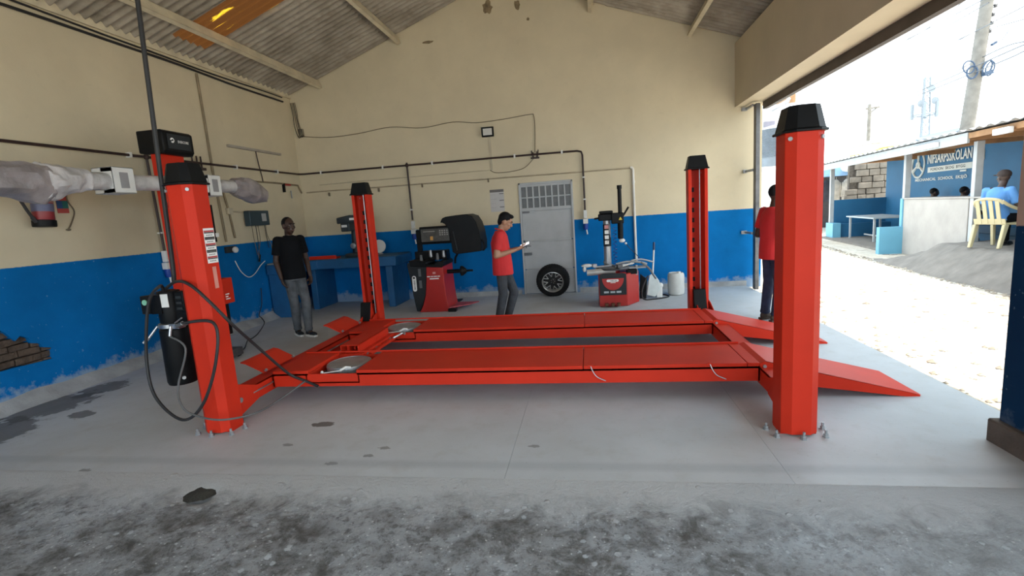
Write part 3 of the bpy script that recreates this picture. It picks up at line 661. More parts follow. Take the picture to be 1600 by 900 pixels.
# beam with wrap
b = MB(); b.tube([(GX, 3.62, 2.14), (GX, 4.2, 2.15), (GX, 4.6, 2.155), (GX, 5.0, 2.165), (GX, 5.6, 2.17), (GX, 6.2, 2.17)], [.075, .085, .08, .082, .08, .08], 14); b.build('camera_beam', PLASTICWRAP, al)
for ya, yb in ((4.23, 4.46), (5.46, 5.66)):
    b = MB(); zc = 2.16; x0 = GX-.13; x1 = GX+.10
    b.box((x0, ya, zc-.125), (x1, yb, zc-.115)); b.box((x0, ya, zc+.115), (x1, yb, zc+.125)); b.box((x1-.012, ya, zc-.125), (x1, yb, zc+.125)); b.box((x0, ya, zc-.125), (x0+.01, yb, zc+.125)); b.box((x0, ya, zc+.08), (x1, ya+.006, zc+.125)); b.box((x0, ya, zc-.125), (x1, ya+.006, zc-.08)); b.box((x0+.1, ya, zc-.12), (x1, ya+.006, zc+.12))
    o = b.build('camera_frame', WHITE, al, bevel=.006)
    b = MB(); yc = (ya+yb)/2; b.box((x1, yc-.045, zc-.075), (x1+.004, yc+.045, zc+.075)); b.build('camera_window', mat('grey lens window', (.28, .27, .28), .3), o)
def bag(name, pts, rad, m, parent, seed):
    b = MB(); sp = smooth_path(pts, 10); n = len(sp); seg = 22; vs = []
    for i, p in enumerate(sp):
        t = i/(n-1); k = t*(len(rad)-1); i0 = min(int(k), len(rad)-2); fr = k-i0; ry = rad[i0][0]*(1-fr)+rad[i0+1][0]*fr; rz = rad[i0][1]*(1-fr)+rad[i0+1][1]*fr
        for q in range(seg):
            a = 2*math.pi*q/seg; w = 1+.22*mnoise.noise(V(math.cos(a)*1.6+seed, math.sin(a)*1.6, t*5))+.10*abs(math.sin(a*3+t*7+seed))
            vs.append(p+V(ry*math.cos(a)*w, 0, rz*math.sin(a)*w))
    b.add(vs, [(i*seg+q, i*seg+(q+1) % seg, (i+1)*seg+(q+1) % seg, (i+1)*seg+q) for i in range(n-1) for q in range(seg)]+[list(range(seg))[::-1], [(n-1)*seg+q for q in range(seg)]])
    return b.build(name, m, parent, angle=28)
bag('camera_bag', [(GX, 3.05, 2.10), (GX, 3.35, 2.13), (GX, 3.62, 2.11), (GX, 3.66, 2.11)], [(.10, .10), (.14, .13), (.15, .155), (.14, .15)], BAGS, al, 1)
bag('camera_bag', [(GX, 3.62, 2.11), (GX, 3.8, 2.13), (GX, 3.95, 2.15), (GX, 4.05, 2.15)], [(.15, .155), (.14, .13), (.10, .095), (.085, .085)], BAGL, al, 4)
bag('camera_bag', [(GX, 5.98, 2.17), (GX, 6.15, 2.15), (GX, 6.35, 2.12), (GX, 6.58, 2.09), (GX, 6.66, 2.04)], [(.085, .085), (.13, .13), (.14, .15), (.08, .10), (.02, .05)], BAGS, al, 8)
# cabinet, screen, foot
b = MB(); b.box((GX-.30, 5.32, .70), (GX+.02, 5.70, 1.02)); cb = b.build('cabinet', RED, al, bevel=.008)
for k, w in enumerate((.075, .045, .065)):
    b = MB(); b.box((GX+.02, 5.545, .755+k*.03), (GX+.0215, 5.545+w, .768+k*.03)); b.build('cabinet_print', PRINTW, cb)
b = MB(); b.box((GX-.28, 5.40, .30), (GX-.03, 5.64, .70)); b.build('cabinet_foot', BLACK, al, bevel=.006)
b = MB(); b.box((GX-.3, 5.0, .02), (GX+.06, 5.66, .12)); b.box((GX-.12, 5.42, .08), (GX-.08, 5.6, .32)); b.build('floor_base', DSTEEL, al, bevel=.01)
for yy in (5.05, 5.62):
    b = MB(); b.cyl((GX+.02, yy-.02, .025), (GX+.02, yy+.02, .025), .025, 12); b.build('castor', RUBBER, al)
b = MB(); b.box((GX-.09, 5.24, 1.48), (GX-.05, 5.64, 1.94)); sc = b.build('screen', BLACK, al, bevel=.006)
b = MB(); b.box((GX-.05, 5.62, 1.54), (GX-.035, 5.66, 1.59)); b.build('screen_tag', WHITE, sc)
b = MB(); b.box((GX-.1, 5.28, 1.66), (GX-.08, 5.4, 1.76)); b.build('screen_arm', BLACK, sc)
b = MB(); b.cyl((GX-.02, 4.9, 1.93), (GX-.02, 4.975, 1.93), .03, 12); b.build('lock_knob', DRED, al)

# ============================================================ WALL SERVICES
def pipe_run(name, pts, r, m, parent=None, seg=8):
    b = MB(); b.tube(pts, r, seg); return b.build(name, m, parent)
def regulator(t, x, y, z, nrm, blue=True):
    """filter regulator at the end of a drop; nrm points off the wall"""
    n = Vector(nrm); side = V(n.y, -n.x, 0); c = V(x, y, z)+n*.05
    b = MB(); mt = frame(c, side, (0, 0, 1)); b.box((-.032, -.15, -.032), (.032, .0, .032), mt); b.box((-.045, -.25, -.04), (.045, -.16, .04), mt); b.build('regulator_body', WHITE, t, bevel=.005)
    b = MB(); b.box((-.02, -.10, .032), (.02, -.06, .036), mt); b.build('regulator_dial', GREYM, t)
    b = MB(); b.lathe([(.035, -.36), (.045, -.33), (.045, -.25)], 12, Matrix.Translation(c)); b.build('regulator_bowl', mat('deep blue plastic', (.01, .05, .30), .4) if 'deep blue plastic' not in MATS else MATS['deep blue plastic'], t)
    b = MB(); b.cyl(c+V(.012, 0, -.36), c+V(.025, 0, -.45), .014, 8); b.build('drain_nozzle', WHITE, t)
alL = thing('air_line', (XL+.04, 3, 2.6), label='dark maroon air pipe running the length of the left wall', cat='air pipe')
alB = thing('air_line', (-2.9, YB-.04, 2.6), label='dark maroon air pipe across the gable wall with two drops', cat='air pipe')
zp = 2.63; xw = XL+.045; yw = YB-.045
pipe_run('pipe', [(xw, YF+.2, zp), (xw, 7.0, zp), (xw, yw-.1, zp)], .017, PIPE, alL)
pipe_run('pipe', [(xw, yw-.1, zp), (xw+.03, yw-.03, zp), (xw+.1, yw, zp), (-2, yw, zp-.0), (-.14, yw, zp), (-.07, yw, zp-.02), (-.05, yw, zp-.08), (-.045, yw, 1.55)], .017, PIPE, alB)
pipe_run('drop_pipe', [(-3.41, yw, zp+.05), (-3.40, yw, 1.58)], .017, PIPE, alB)
pipe_run('drop_pipe', [(xw, 5.90, zp+.05), (xw, 5.93, 1.40)], .017, PIPE, alL)
for c, q in (((-3.41, yw, zp), alB), ((xw, 5.90, zp), alL)):
    b = MB(); b.ell(c, (.035, .035, .04)); b.build('tee', PIPE, q)
for yy in (3.9, 5.66, 7.6, 8.7):
    b = MB(); b.box((XL+.001, yy-.016, zp-.03), (xw+.02, yy+.016, zp+.035)); b.build('clip', WHITE, alL)
for xx in (-5.2, -3.9, -2.9, -1.3, -.42):
    b = MB(); b.box((xx-.016, yw-.02, zp-.03), (xx+.016, YB-.001, zp+.035)); b.build('clip', WHITE, alB)
for c in ((-.045, 2.15), (-.045, 1.75), (-3.40, 1.78)):
    b = MB(); b.box((c[0]-.025, yw-.02, c[1]-.012), (c[0]+.025, YB-.001, c[1]+.012)); b.build('clip', WHITE, alB)
b = MB(); b.box((XL+.001, 5.91, 1.63), (xw+.02, 5.95, 1.65)); b.build('clip', WHITE, alL)
regulator(alB, -3.395, YB, 1.56, (0, -1, 0)); regulator(alB, -.045, YB, 1.55, (0, -1, 0)); regulator(alL, XL, 5.93, 1.40, (1, 0, 0))

# cable bundle below the eave batten
for k, (dz, r, lab) in enumerate(((3.985, .017, 'thick black cable run just below the eave batten'), (4.045, .012, 'thin black cable run touching the eave batten'))):
    b = MB(); pts = [V(XL+.03+.01*math.sin(y*3+k), y, dz+.012*math.sin(y*1.3+k*2)) for y in [YF+.3+i*.3 for i in range(60)] if y < YB-.04]; b.tube(pts, r, 7)
    o = b.build('cable_run', BWIRE); tag(o, lab, 'cable')
for k in range(4):
    b = MB(); x = XL+.05+.03*k; b.tube(smooth_path([(x-.01, YB-.06, 4.0), (x+.0, YB-.035, 3.8), (x+.02*math.sin(k), YB-.03, 3.55+.03*k), (x+.05, YB-.03, 3.36+.02*k), (x+.085, YB-.03, 3.35), (x+.075, YB-.03, 3.5)], 6), .0075, 6)
    o = b.build('cable_loop', [BWIRE, WIRE, BWIRE, WIRE][k]); tag(o, 'loose cable loop hanging in the corner below the eave', 'cable', 'cable loops in the wall corner')
def on_back(pts, off=.02): return [V(p.x, YB-off, p.z) for p in [ony(a, c, YB) for a, c in pts]]
def on_left(pts, off=.02): return [V(XL+off, p.y, p.z) for p in [onx(a, c, XL) for a, c in pts]]
b = MB(); b.tube(smooth_path(on_back(((466, 213), (512, 215), (560, 209), (610, 199), (660, 200), (708, 191), (745, 192), (790, 186), (828, 179), (834, 181), (836, 200), (836, 238))), 5), .0065, 6); o = b.build('wall_wire', WIRE); tag(o, 'thin brown wire swagging across the upper gable wall', 'wire')
b = MB(); p = on_back(((480, 301), (985, 263)), .018); b.tube([p[0], p[0].lerp(p[1], .5), p[1]], .012, 6); o = b.build('wall_conduit', mat('tan conduit', (.38, .31, .21), .7, var=.2)); tag(o, 'tan painted conduit across the gable below the air line', 'conduit')
for q in ((515, 301), (592, 294), (660, 287), (763, 279)):
    c = on_back((q,))[0]; b = MB(); b.box((c.x-.012, YB-.04, c.z-.07), (c.x+.012, YB, c.z+.0)); b.build('conduit_hook', WIRE, o)
b = MB(); p = on_back(((500, 289), (764, 266)), .012); b.tube([p[0], p[1]], .008, 6); o = b.build('wall_conduit', CONDUIT); tag(o, 'slender cream conduit ending below the floodlight', 'conduit')
b = MB(); b.tube(smooth_path(on_back(((766, 266), (776, 270), (800, 268), (820, 262), (834, 248))), 5), .006, 6); o = b.build('sagging_wire', WIRE); tag(o, 'pale cord sagging from the floodlight trunking to the wall hooks', 'wire')
# white pipe and its tail
b = MB(); b.tube([V(.80, YB-.03, 2.26), V(.83, YB-.03, 2.255), V(.845, YB-.03, 2.22), V(.85, YB-.03, 1.4), V(.86, YB-.03, .52)], .022, 10); o = b.build('drain_pipe', PVC); tag(o, 'white upright pipe on the gable behind the tyre changer', 'pipe')
b = MB(); b.cyl((.848, YB-.03, 1.98), (.848, YB-.03, 2.02), .028, 10); b.build('coupling', PVC, o)
# floodlight
p0 = ony(753, 200, YB); p1 = ony(773, 214, YB)
t = thing('floodlight', ((p0.x+p1.x)/2, YB, p1.z), label='small square floodlight high on the gable wall', cat='floodlight')
cx, cz = (p0.x+p1.x)/2, (p0.z+p1.z)/2
b = MB(); b.box((cx-.115, YB-.09, cz-.09), (cx+.115, YB-.05, cz+.09)); b.build('housing', BLACK, t, bevel=.008)
b = MB(); b.box((cx-.085, YB-.094, cz-.06), (cx+.085, YB-.088, cz+.06)); b.build('lens', mat('frosted lamp glass', (.62, .60, .56), .25, var=.03), t)
b = MB(); b.box((cx-.02, YB-.05, cz-.02), (cx+.02, YB, cz+.02)); b.build('yoke', BLACK, t)
b = MB(); q = ony(766, 266, YB); b.box((cx-.0, YB-.015, q.z), (cx+.035, YB, cz-.09)); b.build('trunking', CONDUIT, t)
# hook bracket at the end of the wire
c = ony(836, 243, YB); b = MB()
for dx, tz in ((-.06, .09), (-.035, .06), (.04, .07), (.065, .1)): b.tube([V(c.x+dx, YB-.02, c.z+tz), V(c.x+dx*.8, YB-.03, c.z-.02), V(c.x+dx*.3, YB-.03, c.z-.05)], .009, 6)
b.box((c.x-.08, YB-.03, c.z-.06), (c.x+.08, YB, c.z-.03)); o = b.build('wall_hook', PIPE); tag(o, 'four-pronged dark hook on the gable where the wire ends', 'hook')
# paper notice
p0 = ony(765, 297, YB); p1 = ony(789, 330, YB)
t = thing('wall_notice', ((p0.x+p1.x)/2, YB, p1.z), label='white printed notice with a dark heading beside the door', cat='notice')
b = MB(); b.box((p0.x, YB-.004, p1.z), (p1.x, YB-.001, p0.z)); b.build('sheet', mat('aged paper', (.50, .48, .47), .8, var=.04), t)
b = MB(); b.box((p0.x, YB-.006, p0.z-.05), (p1.x, YB-.004, p0.z)); b.build('heading', mat('faded heading ink', (.13, .12, .12), .8), t)
for k in range(3):
    b = MB(); b.box((p1.x-.09, YB-.006, p0.z-.09-k*.125), (p1.x-.005, YB-.004, p0.z-.075-k*.125)); b.build('print_line', MATS['faded heading ink'], t)
b = MB()
for k in range(4): b.box((p0.x+.01, YB-.006, p0.z-.1-k*.08), (p0.x+.10+.03*(k % 2), YB-.004, p0.z-.094-k*.08))
b.build('print_line', MATS['aged paper'] if 0 else mat('faint ink', (.36, .34, .34), .8), t)

# left wall items
b = MB(); pp = on_left(((305, 115), (318, 190), (332, 275), (343, 330), (352, 378))); b.tube(pp, .018, 7); o = b.build('wall_conduit', BROWNC); tag(o, 'brown conduit dropping from the eave cables down to the wall socket', 'conduit')
b = MB(); b.tube(on_left(((347, 300), (356, 330), (366, 372))), .016, 7); o = b.build('wall_conduit', BROWNC); tag(o, 'short brown conduit between the junction box and the blue dado', 'conduit')
c = onx(356, 330, XL); b = MB(); b.box((XL, c.y-.05, c.z-.05), (XL+.06, c.y+.05, c.z+.05)); b.cyl((XL+.04, c.y, c.z), (XL+.04, c.y+.28, c.z-.02), .012, 8); o = b.build('junction_box', CONDUIT, bevel=.008); tag(o, 'small cream junction box on the conduits beside the charger box', 'junction box')
c = onx(358, 390, XL); t = thing('wall_socket', (XL, c.y, c.z-.06), label='white wall socket with plug at the top of the blue dado', cat='socket')
b = MB(); b.box((XL, c.y-.11, c.z-.05), (XL+.05, c.y+.11, c.z+.05)); b.build('back_box', GREYM, t, bevel=.006)
b = MB(); b.ell((XL+.08, c.y+.04, c.z-.01), (.045, .05, .05)); b.build('plug', WHITE, t)
# charger
c0 = onx(378, 330, XL); c1 = onx(412, 352, XL)
t = thing('battery_charger', (XL, (c0.y+c1.y)/2, c1.z), label='dark blue charger box on the left wall with dangling leads', cat='charger')
b = MB(); b.box((XL+.022, c0.y, c1.z), (XL+.13, c1.y, c0.z)); bo = b.build('case', mat('dark teal metal', (.022, .045, .060), .45), t, bevel=.01)
b = MB(); yc = (c0.y+c1.y)/2+.05; b.box((XL+.13, yc, c1.z+.07), (XL+.133, yc+.12, c0.z-.05)); b.build('meter', mat('grey meter face', (.35, .36, .37), .4), t)
for k, (yy, yz, l) in enumerate(((.10, .16, .50), (.2, .22, .56), (.26, .2, .6), (.44, .50, .40), (.47, .58, .42))):
    b = MB(); y0 = c0.y+yy; b.tube(smooth_path([(XL+.07, y0, c1.z), (XL+.06, y0+.02, c1.z-l*.4), (XL+.05, c0.y+yz, c1.z-l*.8), (XL+.04, c0.y+yz+.02, c1.z-l)], 5), .006, 6); b.build('lead', [WIRE, BWIRE, WIRE, BWIRE, WIRE][k], t)
b = MB(); b.cyl((XL+.05, c0.y+.19, c1.z-.62), (XL+.05, c0.y+.24, c1.z-.5), .018, 8, .01); b.build('clamp', BLACK, t)
# tube lamp batten without a tube
p = on_left(((353, 227), (436, 242)), .03); t = thing('lamp_batten', (XL, 8.2, 2.93), label='bare grey lamp batten fixed to the upper left wall', cat='lamp batten')
b = MB(); b.box((XL+.005, p[0].y, 2.945), (XL+.05, p[1].y, 2.985)); b.build('batten', mat('dull batten metal', (.36, .32, .27), .6), t, bevel=.004)
ym = onx(397, 236, XL).y; b = MB(); b.tube(smooth_path([(XL+.03, ym, 2.945), (XL+.035, ym+.02, 2.75), (XL+.03, ym+.08, 2.5), (XL+.03, ym+.08, 2.42)], 6), .009, 7); b.build('cord', PIPE, t)
b = MB(); b.tube(on_left(((385, 283), (430, 286), (464, 290), (470, 302))), .016, 7); o = b.build('wall_conduit', BROWNC); tag(o, 'brown conduit running from the bagged beam end to the corner', 'conduit')
c = onx(444, 293, XL); t = thing('angle_bracket', (XL, c.y, c.z-.1), label='small red and black angle bracket near the wall corner', cat='bracket')
b = MB(); b.box((XL, c.y-.06, c.z-.09), (XL+.04, c.y-.02, c.z+.07)); b.build('upright', BLACK, t); b = MB(); b.box((XL, c.y-.02, c.z+.035), (XL+.04, c.y+.17, c.z+.07)); b.build('arm', DRED, t)
b = MB(); q = on_left(((453, 298), (455, 310)), .02); b.tube(q, .012, 6); o = b.build('wall_peg', ZINC); tag(o, 'short grey peg on the left wall beside the angle bracket', 'peg')
b = MB(); c = onx(310, 262, XL)
for dy in (-.12, -.03, .05): b.tube([V(XL+.02, c.y+dy, c.z+.0), V(XL+.05, c.y+dy-.04, c.z+.16)], .012, 6)
b.box((XL, c.y-.14, c.z-.04), (XL+.05, c.y+.1, c.z-.0)); o = b.build('wall_hook', PIPE); tag(o, 'rusty three-pronged hook on the left wall behind the aligner', 'hook')
# fire extinguisher and its card
c = onx(66, 322, XL+.12); t = thing('fire_extinguisher', (XL+.12, c.y, c.z-.2), label='red fire extinguisher with black foot hung under a bagged head', cat='extinguisher')
mt = Matrix.Translation(V(XL+.12, c.y, c.z)) @ Matrix.Rotation(math.radians(-4), 4, 'X')
b = MB(); b.lathe([(.085, -.15), (.09, -.14), (.09, .16), (.06, .22), (.025, .25), (.025, .30)], 22, mt); b.build('cylinder', mat('faded red cylinder', (.26, .025, .030), .4, var=.15), t)
b = MB(); b.lathe([(.096, -.215), (.1, -.2), (.1, -.15), (.088, -.145)], 22, mt); b.build('foot_ring', BLACK, t)
b = MB(); b.lathe([(.0915, -.06), (.0915, .02)], 22, mt, caps=False); b.build('blue_band', mat('grey blue label', (.12, .13, .22), .5), t)
b = MB(); b.lathe([(.092, .03), (.092, .13)], 22, mt, caps=False); b.build('pale_label', mat('pale pink label', (.42, .20, .18), .5, var=.4, vscale=18), t)
b = MB(); b.tube(smooth_path([mt @ V(0, -.03, .28), mt @ V(.02, -.16, .26), mt @ V(.03, -.24, .12), mt @ V(.03, -.19, -.02), mt @ V(.02, -.12, -.13), mt @ V(.02, -.09, -.17)], 6), [.014]*24+[.02]*7, 8); b.build('hose', BWIRE, t)
b = MB(); b.box((-.02, -.05, .27), (.02, .10, .31), mt); b.box((-.02, -.04, .33), (.02, .10, .345), mt); b.build('handle', BLACK, t)
p0 = onx(84, 302, XL); p1 = onx(108, 333, XL); t = thing('extinguisher_card', (XL, (p0.y+p1.y)/2, p1.z), label='red card with blue and green band beside the extinguisher', cat='card')
b = MB(); b.box((XL+.001, p0.y, p1.z), (XL+.006, p1.y, p0.z)); b.build('card', mat('red card', (.42, .06, .05), .6), t)
b = MB(); b.box((XL+.006, p0.y, p1.z+.05), (XL+.008, p0.y+.06, p0.z-.08)); b.build('blue_field', mat('blue print', (.02, .08, .22), .6), t)
b = MB(); b.box((XL+.006, p0.y+.06, p1.z+.05), (XL+.008, p1.y, p0.z-.08)); b.build('green_field', mat('green print', (.02, .14, .13), .6), t)
b = MB(); b.tube(smooth_path([onx(103, 285, XL+.02), onx(105, 312, XL+.02), onx(116, 330, XL+.02), onx(112, 348, XL+.02), onx(107, 358, XL+.02)], 6), .007, 6); b.ell(onx(107, 359, XL+.02), (.015, .03, .012)); o = b.build('hanging_wire', WIRE); tag(o, 'short brown wire dangling from the camera beam by the extinguisher card', 'wire')
# black cable and white lead near the bench
b = MB(); pts = [onx(408, 450, XL+.03), onx(409, 475, XL+.04), onx(405, 492, XL+.06), onx(409, 497, XL+.2)]+[onz(a, c_, .008) for a, c_ in ((413, 505), (404, 520), (395, 528), (387, 532), (381, 545), (366, 550), (350, 556))]
b.tube(smooth_path(pts, 5), .0075, 6); o = b.build('floor_cable', BWIRE); tag(o, 'black cable trailing from the wall across the floor to the aligner', 'cable')
b = MB(); b.tube(smooth_path(on_left(((363, 408), (372, 424), (384, 433), (394, 428), (403, 415), (410, 408)), .05), 5), .007, 6); o = b.build('charging_lead', PVC); tag(o, 'white lead looping from the wall socket to the bench top', 'cable')

# ============================================================ WORKBENCH AND WHAT STANDS ON IT
wbn = thing('workbench', (-4.6, 9.1, 0), label='blue painted concrete corner workbench with a thick apron', cat='workbench')
b = MB(); top = [(XL+.025, 8.02), (-5.22, 8.02), (-5.05, 8.62), (-3.50, 8.62), (-3.50, YB-.025), (XL+.025, YB-.025)]
b.prism(top, 2, .78, .955); b.build('apron_slab', BENCHB, wbn, bevel=.012)
b = MB(); b.prism([(XL+.025, 8.03), (-5.235, 8.03), (-5.07, 8.64), (-3.52, 8.64), (-3.52, YB-.025), (XL+.025, YB-.025)], 2, .9555, .963); b.build('bench_top', mat('blue grey bench top', (.03, .10, .19), .6, var=.4, vscale=5), wbn)
for x0, x1, y0, y1 in ((XL+.025, -5.32, 8.06, 8.18), (-5.30, -5.18, 8.75, YB-.025), (-3.75, -3.62, 8.72, YB-.025)):
    b = MB(); b.box((x0, y0, 0), (x1, y1, .78)); b.build('support_wall', BENCHB, wbn, bevel=.01)
b = MB(); b.box((XL+.03, 8.05, .963), (-5.32, 8.5, .985)); o = b.build('board', BENCHTOP, bevel=.004); tag(o, 'pale grey board lying on the bench end by the left wall', 'board')
b = MB(); b.prism([(-5.20, 8.64), (-4.66, 8.66), (-4.70, 8.90), (-5.15, 9.02)], 2, .965, .99); b.box((-5.2, 8.64, .965), (-4.66, 8.66, 1.03)); o = b.build('red_tray', RED, bevel=.004); tag(o, 'shallow red metal tray on the workbench behind the man in black', 'tray')
# bench drill
t = thing('bench_drill', (-4.36, 8.98, .963), label='dark bench drill press with pale labels on the workbench', cat='drill press')
DK = mat('dark teal casting', (.022, .032, .038), .5, var=.2)
b = MB(); b.box((-4.56, 8.80, .964), (-4.08, 9.2, 1.03)); b.build('base', DK, t, bevel=.015)
b = MB(); b.lathe([(.075, 1.03), (.07, 1.2), (.055, 1.5)], 16, Matrix.Translation(V(-4.44, 9.05, 0))); b.box((-4.30, 8.9, 1.03), (-4.12, 9.1, 1.45)); b.build('column', DK, t, bevel=.01)
b = MB(); b.prism([(-4.62, 1.60), (-4.08, 1.60), (-4.08, 1.72), (-4.36, 1.75), (-4.62, 1.71)], 1, 8.74, 9.2); b.box((-4.57, 8.78, 1.45), (-4.40, 9.15, 1.62)); b.build('head', DK, t, bevel=.015)
b = MB(); b.box((-4.36, 8.735, 1.655), (-4.20, 8.739, 1.695)); b.build('head_label', PRINTW, t)
b = MB(); b.box((-4.55, 8.775, 1.53), (-4.44, 8.779, 1.575)); b.build('side_label', PRINTW, t)
b = MB(); mt = frame(V(-4.44, 8.96, 1.17), (1, 0, 0), (0, 0, 1)); b.lathe([(.055, 0), (.055, .03), (.03, .04)], 16, mt); b.build('dial', ZINC, t)
b = MB(); b.tube([V(-4.18+.1*math.cos(a), 8.87, 1.15+.1*math.sin(a)) for a in [i*math.pi/9 for i in range(18)]], .012, 8, close=True); b.cyl((-4.28, 8.87, 1.15), (-4.08, 8.87, 1.15), .008, 6); b.build('hand_wheel', STEEL, t)
pw_ = ony(594, 388, 9.25); b = MB(); b.lathe([(.115, 0), (.13, .02), (.13, .05), (.05, .06)], 24, Matrix.Translation(V(pw_.x, 9.25, 1.11)) @ Matrix.Rotation(math.radians(80), 4, 'X')); b.lathe([(.06, 0), (.02, .02), (.02, .14)], 12, Matrix.Translation(V(pw_.x, 9.25, .964))); o = b.build('polishing_wheel', WHITE); tag(o, 'white disc on a stub stand at the bench end behind the rear post', 'polishing wheel')

# ============================================================ WHEEL BALANCER
t = thing('wheel_balancer', (-2.6, 8.35, 0), label='red and grey wheel balancer with raised black wheel hood', cat='wheel balancer')
b = MB()   # flared red cabinet
prof = [(0, -2.93, -2.40), (.12, -2.86, -2.42), (.3, -2.80, -2.44), (.55, -2.765, -2.45), (.80, -2.745, -2.455)]
vs = []; fs = []
for z, a, c in prof: vs += [V(a, 8.08, z), V(c, 8.08, z), V(c+.02, 8.62, z), V(a, 8.62, z)]
for i in range(len(prof)-1):
    for k in range(4): fs.append((i*4+k, i*4+(k+1) % 4, i*4+4+(k+1) % 4, i*4+4+k))
fs += [(3, 2, 1, 0), tuple(range(len(vs)-4, len(vs)))]
b.add(vs, fs); body = b.build('cabinet', DRED, t, bevel=.008, smooth=False)
b = MB(); prof = [(.01, -3.00, -2.935), (.3, -3.04, -2.81), (.6, -3.07, -2.775), (.80, -3.10, -2.755), (.86, -3.09, -2.74)]; vs = []; fs = []
for z, a, c in prof: vs += [V(a, 8.12, z), V(c+.004, 8.10, z), V(c, 8.62, z), V(a, 8.62, z)]
for i in range(len(prof)-1):
    for k in range(4): fs.append((i*4+k, i*4+(k+1) % 4, i*4+4+(k+1) % 4, i*4+4+k))
fs += [(3, 2, 1, 0), tuple(range(len(vs)-4, len(vs)))]
b.add(vs, fs); gc = b.build('grey_side', GREYM, t, bevel=.012, smooth=False)
# pill badge on the grey side
PF = frame(V(-2.985, 8.098, .50), (1, 0, 0), (-.07, 0, 1))
b = MB(); n = 10; pill = [(.036*math.cos(math.pi*k/n), .10+.036*math.sin(math.pi*k/n)) for k in range(n+1)]+[(.036*math.cos(math.pi+math.pi*k/n), -.10+.036*math.sin(math.pi+math.pi*k/n)) for k in range(n+1)]
vs = [PF @ V(x, y, 0) for x, y in pill]+[PF @ V(x, y, .004) for x, y in pill]; k = len(pill); b.add(vs, [list(range(k))[::-1], list(range(k, 2*k))]+[(i, (i+1) % k, k+(i+1) % k, k+i) for i in range(k)]); pb = b.build('pill_badge', PRINTW, gc)
b = MB(); b.lathe([(.02, .0045), (.02, .006)], 14, PF @ Matrix.Translation(V(0, .10, 0))); b.build('badge_emblem', PRINTK, pb)
text('badge_lettering', 'EVERCORE', PF @ Matrix.Translation(V(.004, -.025, .0045)) @ Matrix.Rotation(-math.pi/2, 4, 'Z'), .16, .028, PRINTK, pb, .02)
for zz in (.62, .42):
    b = MB(); b.box((-2.90, 8.092, zz), (-2.855, 8.10, zz+.13)); b.build('vent_slot', mat('mid grey plastic', (.12, .125, .13), .5) if 'mid grey plastic' not in MATS else MATS['mid grey plastic'], gc)
# writing on the red front
b = MB(); y = 8.078
for x0, w in ((-2.745, .055), (-2.68, .045), (-2.628, .06), (-2.56, .045)): b.box((x0, y-.002, .605), (x0+w, y, .622))
b.build('cabinet_print', PRINTW, body)
b = MB(); b.box((-2.70, y-.002, .565), (-2.54, y, .585)); b.build('cabinet_print', PRINTW, body)
b = MB(); b.box((-2.64, y-.002, .655), (-2.59, y, .69)); b.build('cabinet_emblem', mat('pale pink print', (.65, .3, .28), .6), body)
# weight tray with hooks
b = MB(); b.prism([(-3.02, .80), (-2.47, .76), (-2.42, .80), (-2.44, .86), (-2.55, .86), (-2.60, .82), (-2.75, .82), (-2.78, .88), (-3.04, .90)], 1, 8.06, 8.66); b.box((-3.06, 8.45, .86), (-2.48, 8.68, 1.02)); tr = b.build('weight_tray', BLACK, t, bevel=.008)
for k, (x, z) in enumerate(((-2.86, .93), (-2.70, 1.0), (-2.60, .94), (-2.50, .98), (-2.93, .9))):
    b = MB(); b.lathe([(.012, 0), (.03, .02), (.024, .11), (.018, .13)], 10, Matrix.Translation(V(x, 8.2+.05*k, z-.08))); b.build('cone_adapter', ZINC if k % 2 else MATS['mid grey plastic'], tr)
# display
b = MB(); b.box((-3.02, 8.50, .95), (-2.94, 8.58, 1.40)); b.box((-3.0, 8.45, 1.14), (-2.2, 8.56, 1.18)); b.build('display_post', BLACK, t, bevel=.006)
b = MB(); b.box((-2.90, 8.34, 1.17), (-2.33, 8.46, 1.45)); dp = b.build('display_housing', BLACK, t, bevel=.015)
b = MB(); b.box((-2.87, 8.335, 1.19), (-2.37, 8.341, 1.41)); fc = b.build('display_face', mat('olive panel print', (.06, .055, .045), .35, var=.3, vscale=25), dp)
b = MB()
for i in range(4):
    for j in range(3): b.box((-2.54+i*.042, 8.331, 1.29+j*.035), (-2.515+i*.042, 8.336, 1.312+j*.035))
b.box((-2.83, 8.331, 1.36), (-2.62, 8.336, 1.372)); b.build('keys', mat('pale keypad', (.30, .29, .26), .5), dp)
b = MB(); b.box((-2.71, 8.331, 1.215), (-2.66, 8.336, 1.28)); b.build('amber_lamp', mat('amber print', (.55, .28, .06), .5), dp)
# shaft
b = MB(); b.cyl((-2.45, 8.30, .66), (-2.20, 8.30, .66), .035, 14); b.cyl((-2.2, 8.3, .66), (-2.17, 8.3, .66), .085, 16); b.cyl((-2.17, 8.3, .66), (-2.10, 8.3, .66), .085, 16, .03); b.cyl((-2.1, 8.3, .66), (-1.99, 8.3, .66), .018, 10); b.build('spindle', BLACK, t)
